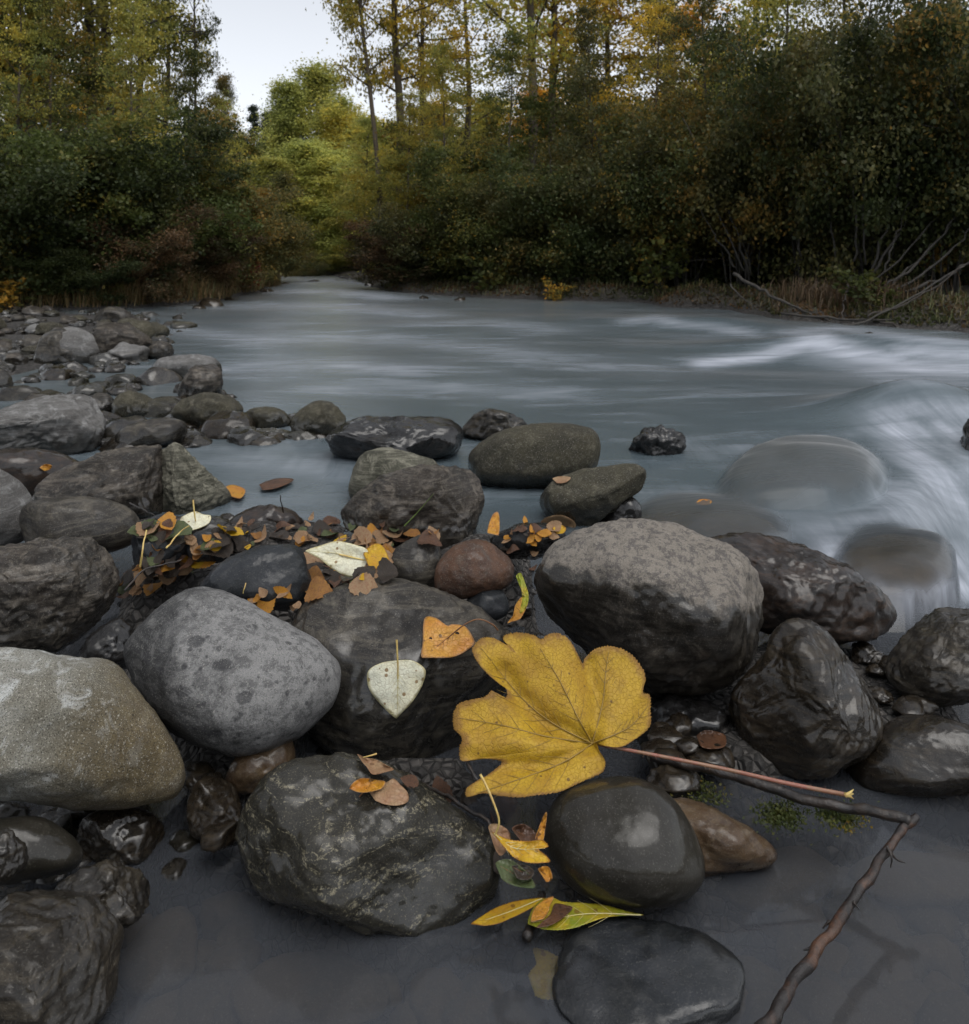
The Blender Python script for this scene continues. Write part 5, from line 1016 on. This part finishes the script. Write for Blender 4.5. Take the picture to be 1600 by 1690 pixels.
# left bank, front rows
for k, (px, Y, top, rad, pal, n, lab) in enumerate([
    (-70, 13.6, 150, 1.9, 'dgreen', 9000, 'dark shrub partly cut by the left edge of the picture'),
    (30, 14.2, 130, 2.0, 'dgreen', 16000, 'tall dark green shrub nearest the left edge'),
    (120, 14.8, 120, 2.1, 'green', 17000, 'tall green shrub in front of the two dark left trunks'),
    (205, 15.4, 135, 2.0, 'dgreen', 16000, 'dark green shrub in the middle of the left thicket'),
    (285, 16.4, 190, 1.9, 'green', 15000, 'green rounded shrub right of the middle of the left thicket'),
    (352, 18.2, 215, 1.8, 'olive', 12000, 'olive shrub before the thin sparse left tree'),
    (400, 21.5, 265, 1.8, 'olive', 11000, 'olive shrub where the left bank nears the bend'),
    (440, 26, 320, 1.9, 'olive', 8000, 'farthest low olive shrub of the left bank'),
    (60, 13.7, 400, 0.9, 'dgreen', 5000, 'low dark bush over the cobbles at the far left'),
    (235, 14.6, 320, 1.2, 'reddish', 8000, 'reddish brown bush low in the left thicket'),
    (330, 16.2, 325, 1.2, 'reddish', 8000, 'brownish red bush overhanging the left bank grass'),
    (150, 14.0, 380, 1.0, 'dgreen', 6000, 'low dark bush beneath the tall green left shrub'),
    (408, 19.0, 425, 0.45, 'red', 900, 'small bright red bush at the tip of the left bank'),
    (0, 13.0, 445, 0.5, 'orange', 900, 'small orange yellow bush at the left edge by the cobbles')]):
    shrub(lab, px, Y, top, rad, pal, n, 270 + k, kind='thick' if n > 1000 else 'small')
# small leafy bushes on the right bank foot
for k, (px, Y, top, rad, pal, n, lab) in enumerate([
    (918, 16.6, 452, 0.35, 'orange', 500, 'little golden bush at the water edge of the right bank'),
    (1090, 15.8, 380, 0.7, 'green', 1800, 'fresh green leafy bush low on the right bank'),
    (805, 17.9, 385, 0.7, 'green', 1800, 'bright green bush at the foot of the right bank thicket'),
    (1420, 11.6, 430, 0.5, 'green', 700, 'small green sapling before the driftwood on the right bank'),
    (680, 19.2, 430, 0.8, 'reddish', 2500, 'rusty bush at the point of the right bank'),
    (545, 33.5, 405, 1.6, 'ygreen', 4500, 'yellow green bush standing at the far bend of the river'),
    (500, 31.5, 400, 1.1, 'olive', 3500, 'dark olive bush left of the far bend')]):
    shrub(lab, px, Y, top, rad, pal, n, 300 + k, kind='thick' if n > 3000 else 'small')
# tall trees
for k, (px, Y, H, lean, r, c0, rad, pal, n, size, lab, kw) in enumerate([
    (636, 25, 17, -40, 0.17, 0.40, 1.5, 'ygreen', 7500, 0.10, 'slender leaning tree with bare lower trunk against the sky', dict(kind='sparse')),
    (656, 26, 18, -2, 0.17, 0.40, 2.2, 'yellow', 7000, 0.10, 'straight slender tree right of the leaning one', dict(kind='sparse')),
    (698, 30, 17, 4, 0.14, 0.30, 2.3, 'yellow', 9000, 0.11, 'thin yellow tree third from the open sky', dict(kind='sparse')),
    (868, 23, 17, 6, 0.32, 0.28, 2.7, 'ygreen', 9000, 0.10, 'thick mossy trunked tree rising above the right bank', dict(kind='sparse')),
    (922, 25, 17, 2, 0.17, 0.28, 2.5, 'yellow', 9000, 0.10, 'slimmer tree right beside the thick mossy tree', dict(kind='sparse')),
    (1000, 29, 15, 0, 0.18, 0.25, 2.8, 'yellow', 10000, 0.11, 'golden tree behind the right thicket', dict(kind='sparse')),
    (1110, 27, 15, 0, 0.18, 0.25, 2.8, 'orange', 9000, 0.11, 'orange tinged tree behind the right thicket', {}),
    (775, 33, 15, 0, 0.18, 0.20, 2.6, 'ygreen', 11000, 0.12, 'yellow green tree between the slender trees and the mossy tree', dict(kind='sparse')),
    (138, 21, 17, 0, 0.17, 0.28, 2.4, 'ygreen', 10000, 0.09, 'dark straight trunked tree left of the pair above the left thicket', dict(bark=M_TRUNKD, kind='sparse')),
    (166, 22.5, 18, 8, 0.18, 0.28, 2.5, 'ygreen', 10000, 0.09, 'dark straight trunked tree right of the pair above the left thicket', dict(bark=M_TRUNKD, kind='sparse')),
    (60, 20, 16, 0, 0.14, 0.25, 2.4, 'yellow', 11000, 0.09, 'golden leaved tree in the top left corner', dict(bark=M_TRUNKD)),
    (-30, 19, 16, 0, 0.16, 0.22, 2.5, 'green', 9000, 0.09, 'green tree at the left edge above the thicket', dict(bark=M_TRUNKD)),
    (240, 25, 16, 0, 0.14, 0.25, 2.1, 'ygreen', 10000, 0.10, 'yellow green tree between the dark pair and the thin sparse tree', dict(bark=M_TRUNKD, kind='sparse')),
    (272, 28, 15, 4, 0.12, 0.22, 1.5, 'ygreen', 9000, 0.10, 'slim yellow green tree left of the thin sparse tree', dict(bark=M_TRUNKD, kind='sparse')),
    (326, 24, 14, -6, 0.09, 0.30, 1.0, 'green', 2600, 0.085, 'thin sparse tree at the left side of the open sky', dict(bark=M_TRUNKD, kind='sparse')),
    (368, 32, 8.0, 2, 0.05, 0.25, 0.7, 'olive', 1500, 0.09, 'small wispy tree at the lower left of the open sky', dict(bark=M_TRUNKD)),
    ]):
    tree(lab, px, Y, H, lean * 2.2, r, c0, rad, pal, n, 400 + k, size, **kw)
# slim saplings standing out of the thickets
for k, (px, Y, H, lean, rad, pal, lab) in enumerate([
    (735, 21, 6.2, -4, 0.8, 'ygreen', 'slim yellow green sapling left of the rounded green shrub'), (835, 20.5, 6.5, 6, 0.9, 'green', 'slim green sapling left of the thick mossy tree'), (985, 19.5, 6.8, -6, 0.9, 'olive', 'slim olive sapling over the dark green shrub'),
    (1075, 18.5, 7.2, 5, 0.9, 'yellow', 'slim yellow sapling over the middle of the right bank'), (1180, 17.5, 7.5, -8, 1.0, 'olive', 'slim olive sapling over the slanting stems'), (1290, 16.5, 8, 6, 1.0, 'ygreen', 'slim yellow green sapling in the right thicket'),
    (1400, 15.5, 8, -5, 1.0, 'yellow', 'slim yellowing sapling above the stem fan'), (1510, 14.5, 8, 8, 1.0, 'olive', 'slim olive sapling near the right edge'), (20, 16, 6.6, 6, 0.9, 'ygreen', 'slim yellow green sapling at the left edge'),
    (90, 16.4, 6.9, -5, 0.9, 'green', 'slim green sapling left of the dark trunk pair'), (215, 17.2, 6.6, 5, 0.9, 'ygreen', 'slim yellow green sapling right of the dark trunk pair'), (300, 18.5, 5.6, 6, 0.8, 'green', 'slim green sapling below the thin sparse tree'), (375, 22, 5.2, -4, 0.8, 'ygreen', 'slim yellow green sapling at the far end of the left thicket'),
    (600, 30, 6.0, 4, 1.1, 'lime', 'slim lime sapling at the right of the far bend'), (670, 23, 5.4, 3, 0.9, 'ygreen', 'slim yellow green sapling at the tip of the right thicket')]):
    tree(lab, px, Y, H, lean * 2, 0.05, 0.3, rad, pal, 0, 450 + k, kind='sparse', group='saplings in the bank thickets', name='sapling')
# the far wood round the bend
for k, (px, Y, top, rad, pal, n, lab, kw) in enumerate([
    (520, 52, 112, 3.2, 'lime', 15000, 'tallest pale yellow green tree beyond the river bend', dict(full=True)),
    (478, 50, 138, 2.6, 'lime', 10000, 'pale pointed tree left of the tallest pale tree', dict(full=True)),
    (560, 48, 165, 2.8, 'ygreen', 13000, 'yellow green tree right of the tallest pale tree', dict(full=True)),
    (605, 46, 195, 2.6, 'ygreen', 12000, 'yellow green tree behind the leaning slender trunk', dict(full=True)),
    (421, 60, 172, 1.7, 'conifer', 8000, 'dark spruce left of the pair beyond the bend', dict(spire=True)),
    (440, 60, 184, 1.8, 'conifer', 8000, 'dark spruce right of the pair beyond the bend', dict(spire=True)),
    (460, 74, 190, 2.6, 'orange', 6000, 'far orange tree behind the two spruces', dict(full=True)),
    (400, 48, 225, 2.0, 'green', 10000, 'rounded green tree left of the spruces', dict(full=True)),
    (498, 40, 235, 2.6, 'lime', 12000, 'bright lime tree leaning over the far bend', dict(full=True)),
    (450, 38, 262, 2.2, 'lime', 10000, 'lime green tree at the left of the far bend', dict(full=True)),
    (550, 39, 250, 2.6, 'lime', 11000, 'pale lime tree at the middle of the far bend', dict(full=True)),
    (600, 37, 255, 2.5, 'lime', 11000, 'lime green tree at the right of the far bend', dict(full=True)),
    (635, 34, 250, 2.0, 'ygreen', 9000, 'yellow green tree behind the tip of the right bank', dict(full=True)),
    (365, 40, 250, 2.2, 'olive', 8000, 'olive tree behind the far end of the left thicket', dict(full=True)),
    (650, 50, 205, 2.8, 'yellow', 11000, 'yellow tree seen between the slender trunks', dict(full=True)),
    (720, 48, 175, 3.0, 'yellow', 11000, 'broad yellow tree right of the slender trunks', dict(full=True)),
    (800, 46, 165, 3.0, 'ygreen', 10000, 'broad yellow green tree far behind the mossy trunk', dict(full=True)),
    (900, 44, 150, 3.0, 'orange', 10000, 'broad orange tree far behind the mossy trunk', dict(full=True)),
    (980, 42, 140, 3.0, 'yellow', 9000, 'broad golden tree far behind the right thicket', dict(full=True)),
    (320, 45, 215, 2.6, 'ygreen', 9000, 'yellow green tree far behind the left thicket', dict(full=True)),
    (240, 42, 160, 3.0, 'ygreen', 8000, 'broad yellow green tree far behind the left thicket', dict(full=True)),
    (150, 40, 120, 3.2, 'yellow', 8000, 'broad yellow tree far behind the dark trunks', dict(full=True)),
    (50, 38, 90, 3.2, 'ygreen', 8000, 'broad green tree far behind the left edge', dict(full=True))]):
    X = (px - HX) / FPX * Y; H = CAMH + (HY - top) / FPX * Y - gz(X, Y)
    tree(lab, px, Y, H, 0, 0.12, 0.06, rad, pal, n, 500 + k, 0.14 if Y > 44 else 0.12, group='trees of the far wood', **kw)

# third row on the right and fill behind the left: leafy to the ground, closing the wood
for k, (px, Y, top, rad, pal, lab) in enumerate([
    (1010, 26, 150, 3.2, 'olive', 'olive thicket shrub deep behind the middle of the right bank'),
    (1140, 25, 100, 3.2, 'dgreen', 'dark thicket shrub deep in the right wood'),
    (1270, 23.5, 90, 3.1, 'olive', 'olive thicket shrub deep behind the dry grass'),
    (1400, 22, 80, 3.1, 'dgreen', 'dark thicket shrub deep behind the grey stem fan'),
    (1530, 21, 80, 3.1, 'olive', 'olive thicket shrub deep behind the right edge'),
    (1660, 20, 80, 3.1, 'dgreen', 'dark thicket shrub deep beyond the right edge'),
    (1200, 18.2, 250, 1.9, 'dgreen', 'low dark shrub filling the right thicket left of the sapling'),
    (1330, 17.0, 250, 1.9, 'dgreen', 'low dark shrub filling the thicket behind the driftwood log'),
    (1460, 16.0, 240, 1.9, 'dgreen', 'low dark shrub filling the thicket behind the stem fan'),
    (1590, 15.2, 240, 1.9, 'olive', 'low olive shrub filling the thicket at the right edge'),
    (1090, 19.5, 260, 1.9, 'olive', 'low olive shrub inside the middle of the right thicket'),
    (830, 27, 230, 2.8, 'ygreen', 'yellow green shrub behind the foot of the mossy tree'),
    (900, 28, 200, 2.8, 'yellow', 'yellow shrub behind the slimmer tree'),
    (30, 19, 150, 2.6, 'dgreen', 'dark shrub deep behind the left edge thicket'),
    (150, 19.5, 130, 2.6, 'green', 'green shrub deep behind the dark trunks'),
    (260, 21, 190, 2.4, 'ygreen', 'yellow green shrub deep behind the left thicket'),
    (345, 25, 235, 2.2, 'green', 'green shrub deep behind the thin sparse tree')]):
    shrub(lab, px, Y, top, rad, pal, 20000, 330 + k)

# grass, bank leaves
s = NT('grass_blades'); ca = s.n('Attribute', {'attribute_name': 'col'}).outputs['Color']
M_GRASS = s.done(s.n('MixShader', Fac=0.35, i1=s.n('BsdfPrincipled', Base_Color=ca, Roughness=0.6).outputs[0], i2=s.n('BsdfTranslucent', Color=ca).outputs[0]))
def grass(name, label, pts, h, pal, seed, wid=0.008):
    rng = np.random.default_rng(seed); n = len(pts); pts = np.asarray(pts)
    a = rng.uniform(0, 6.28, n); D = np.stack([np.cos(a), np.sin(a), 0 * a], 1); hh = h * rng.uniform(0.5, 1.2, n)[:, None]; bend = rng.uniform(0.2, 0.9, n)[:, None]
    sd = np.stack([-np.sin(a + 0.6), np.cos(a + 0.6), 0 * a], 1) * wid
    up = np.array([0, 0, 1.0])
    V = np.stack([pts - sd, pts + sd, pts + up * hh * 0.6 + D * hh * bend * 0.3 + sd * 0.7, pts + up * hh * 0.6 + D * hh * bend * 0.3 - sd * 0.7, pts + up * hh * (1 - bend * 0.4) + D * hh * bend], 1)
    b = np.arange(n)[:, None] * 5
    F = np.concatenate([b + np.array([[0, 1, 2]]), b + np.array([[0, 2, 3]]), b + np.array([[3, 2, 4]])])
    cols = np.array([c for c, _ in pal]); C = cols[rng.integers(len(cols), size=n)] * rng.uniform(0.7, 1.3, (n, 1))
    me = mesh_np(name, V.reshape(-1, 3), F, False); attr(me, 'col', np.repeat(C, 5, 0)); me.materials.append(M_GRASS)
    return tag(obj(name, me), label, 'grass', kind='stuff')
def bank_pts(line, n, width, seed):
    rng = np.random.default_rng(seed); L = np.asarray(line, float); t = rng.uniform(0, len(L) - 1, n); i = t.astype(int); f = (t - i)[:, None]
    p = L[i] * (1 - f) + L[i + 1] * f + rng.normal(size=(n, 2)) * width
    z = ground_z(p[:, 0], p[:, 1]); m = z > 0.04 + 0.006 * np.clip(p[:, 1] - 9, 0, 30)
    return np.column_stack([p, z])[m]
BR = [((0.22, 0.14, 0.06), 1), ((0.16, 0.12, 0.05), 1), ((0.27, 0.18, 0.08), 1), ((0.11, 0.11, 0.04), 1)]
GR = [((0.06, 0.075, 0.02), 1), ((0.09, 0.09, 0.025), 1), ((0.05, 0.055, 0.02), 1), ((0.13, 0.10, 0.04), 1)]
grass('bank_grass', 'brownish grass drooping along the left bank edge', bank_pts([(-8.5, 13.6), (-6.5, 14.4), (-5.7, 16.5), (-5.9, 20), (-6.3, 22.5)], 16000, 0.30, 1), 0.48, BR, 1)
grass('bank_grass', 'green and brown grass along the right bank edge', bank_pts([(-3.0, 21.5), (-2.3, 20), (0.1, 17.9), (2.5, 16.5), (4.4, 14.3), (5.4, 11.4), (6.6, 10.4), (9, 9.8)], 2600, 0.45, 2), 0.18, GR, 2)
grass('dry_grass', 'tawny dry grass patch on the right bank among the driftwood', bank_pts([(4.9, 12.6), (5.6, 12.0), (6.4, 11.9)], 900, 0.30, 3), 0.40, [((0.10, 0.062, 0.03), 1), ((0.08, 0.055, 0.03), 1), ((0.12, 0.08, 0.045), 1)], 3)
rng = np.random.default_rng(5)
bp_ = np.vstack([bank_pts([(-2.4, 19.9), (0.1, 17.6), (2.5, 16.2), (4.4, 14.0), (5.2, 11.2), (6.4, 10.2), (9, 9.6)], 9000, 0.55, 7), bank_pts([(-12, 12.8), (-8.5, 13.5), (-6.3, 14.5), (-5.8, 17)], 5000, 0.5, 8)]) + (0, 0, 0.02)
o = crown(leaf_cloud(bp_, 0.07, rng, droop=0), 'reddish', None, name='bank_leaf_litter'); tag(o, 'brown fallen leaves covering the banks', 'leaf litter', kind='stuff')
# driftwood and roots along the right bank
M_DRIFT = simple_mat('driftwood', (0.046, 0.040, 0.033), (0.024, 0.021, 0.018), 14, 0.8)
for pts, r, lab, m in [
    ([(1212,450,12.9),(1260,480,12.3),(1310,505,11.8),(1370,530,11.4)], 0.045, 'thick grey driftwood log slanting down to the water', M_DRIFT),
    ([(1205,470,12.6),(1235,500,12.2),(1270,520,12.0)], 0.02, 'short grey driftwood branch left of the thick grey log', M_DRIFT),
    ([(1290,515,11.6),(1400,528,11.1),(1520,530,10.7),(1620,540,10.4)], 0.03, 'long grey driftwood pole lying along the right bank', M_DRIFT),
    ([(1400,470,11.4),(1390,510,11.3),(1395,545,11.0)], 0.022, 'dark upright root by the small sapling', M_TRUNKD),
    ([(1430,520,11.0),(1500,500,10.9),(1590,440,11.0)], 0.025, 'dark branch arching up to the right edge', M_TRUNKD),
    ([(1380,545,10.9),(1460,515,10.9),(1560,455,11.2),(1620,420,11.4)], 0.028, 'bare stem arching from the bank foot to the right edge', M_STEM),
    ([(1450,530,10.8),(1540,548,10.5),(1630,560,10.2)], 0.025, 'low dark root at the water edge on the right', M_TRUNKD),
    ([(1420,500,11.4),(1500,515,11.1),(1600,505,10.9)], 0.018, 'thin grey branch crossing the driftwood pole', M_DRIFT),
    ([(1500,540,10.6),(1560,520,10.7),(1630,525,10.6)], 0.02, 'grey broken branch nearest the right edge', M_DRIFT),
    ([(905,430,18.0),(935,450,17.6),(970,468,17.2)], 0.03, 'pale dead branch leaning out of the right thicket', M_DRIFT),
    ([(858,400,18.3),(866,370,18.5),(880,345,18.6)], 0.02, 'forked grey dead stem in front of the right thicket', M_DRIFT),
    ([(1060,455,16.2),(1140,430,16.0),(1220,428,15.6),(1290,425,15.2)], 0.02, 'long thin dead branch arching over the right bank', M_DRIFT),
    ([(555,455,28.5),(580,462,27.5),(612,478,26.0)], 0.05, 'fallen branch dipping into the far bend', M_TRUNKD),
    ([(655,470,20.2),(640,485,19.7),(618,492,19.3)], 0.035, 'dark driftwood at the point of the right bank', M_TRUNKD)]:
    stick_px('driftwood', lab, pts, r * 0.65, r * 0.3, m, 'driftwood', n=18, noise=0.03)
# slanting bare stems of the right bank thicket
BST = ['longest left leaning bare stem above the dry grass', 'left leaning bare stem of middle length above the dry grass', 'shortest left leaning bare stem above the dry grass', 'steepest bare stem of the left leaning bunch',
       'upright bare stem at the heart of the stem fan', 'thick upright bare stem just right of the fan heart', 'bare stem curving right from the fan heart', 'short bare stem at the inner right of the fan', 'long bare stem bending right over the fan',
       'bare stem slanting far right below the long one', 'high bare stem sweeping to the right edge', 'low bare stem leaving the picture at the right', 'short low bare stem at the right of the fan', 'upright bare stem left of the stem fan', 'lone bare stem left of the tall alder',
       'bare stem below the thick mossy tree leaning right', 'bare stem near the golden water edge bush', 'lowest bare stem almost lying toward the right edge']
rng = np.random.default_rng(12)
for (x0, y0, x1, y1, Y) in [(1232,425,1130,195,14.6),(1238,430,1180,250,14.7),(1215,420,1150,330,14.5),(1240,428,1195,180,14.9),(1415,410,1405,180,13.0),(1428,410,1424,215,12.9),(1440,420,1505,210,12.6),(1455,430,1500,330,12.3),(1440,425,1560,235,12.6),(1470,450,1600,320,12.0),(1445,440,1600,270,12.3),(1480,455,1640,330,11.8),(1460,450,1580,360,12.0),(1380,400,1355,215,13.4),(1320,400,1310,250,14.0),(860,350,885,250,18.4),(930,360,905,240,18.0),(1500,460,1660,380,11.6)]:
    lab_ = BST.pop(0)
    mx, my = (x0 * 0.55 + x1 * 0.45) + (x1 - x0) * 0.12, (y0 * 0.5 + y1 * 0.5) + abs(x1 - x0) * 0.12
    stick_px('bare_stem', lab_, [(x0, y0 + 25, Y), (mx, my, Y + 0.1), (x1, y1, Y + 0.3)], rng.uniform(0.016, 0.027), 0.008, M_STEM, 'stem', 'bare stems of the right bank thicket', n=16, noise=0.05)
# moss clumps at the foot of the pink stalk
for (px, py, Y, n, lab) in [(1290, 1345, 1.50, 1100, 'bright green moss tuft in the pool under the bent stick'), (1385, 1345, 1.49, 800, 'dull green moss tuft beside the bend of the stick'), (1160, 1310, 1.6, 500, 'small dark moss tuft under the pink stalk')]:
    C0 = at(px, py, Y); rng = np.random.default_rng(px); P = rng.normal(size=(n, 3)) * (0.022, 0.016, 0.007)
    o = crown(leaf_cloud(P, 0.0065, rng, droop=-0.3, patch=20), 'green', None, name='moss_tuft'); o.location = tuple(C0); tag(o, lab, 'moss', kind='stuff')
print('tris', sum(len(m.polygons) * (len(m.polygons[0].vertices) - 2) for m in bpy.data.meshes if len(m.polygons)))
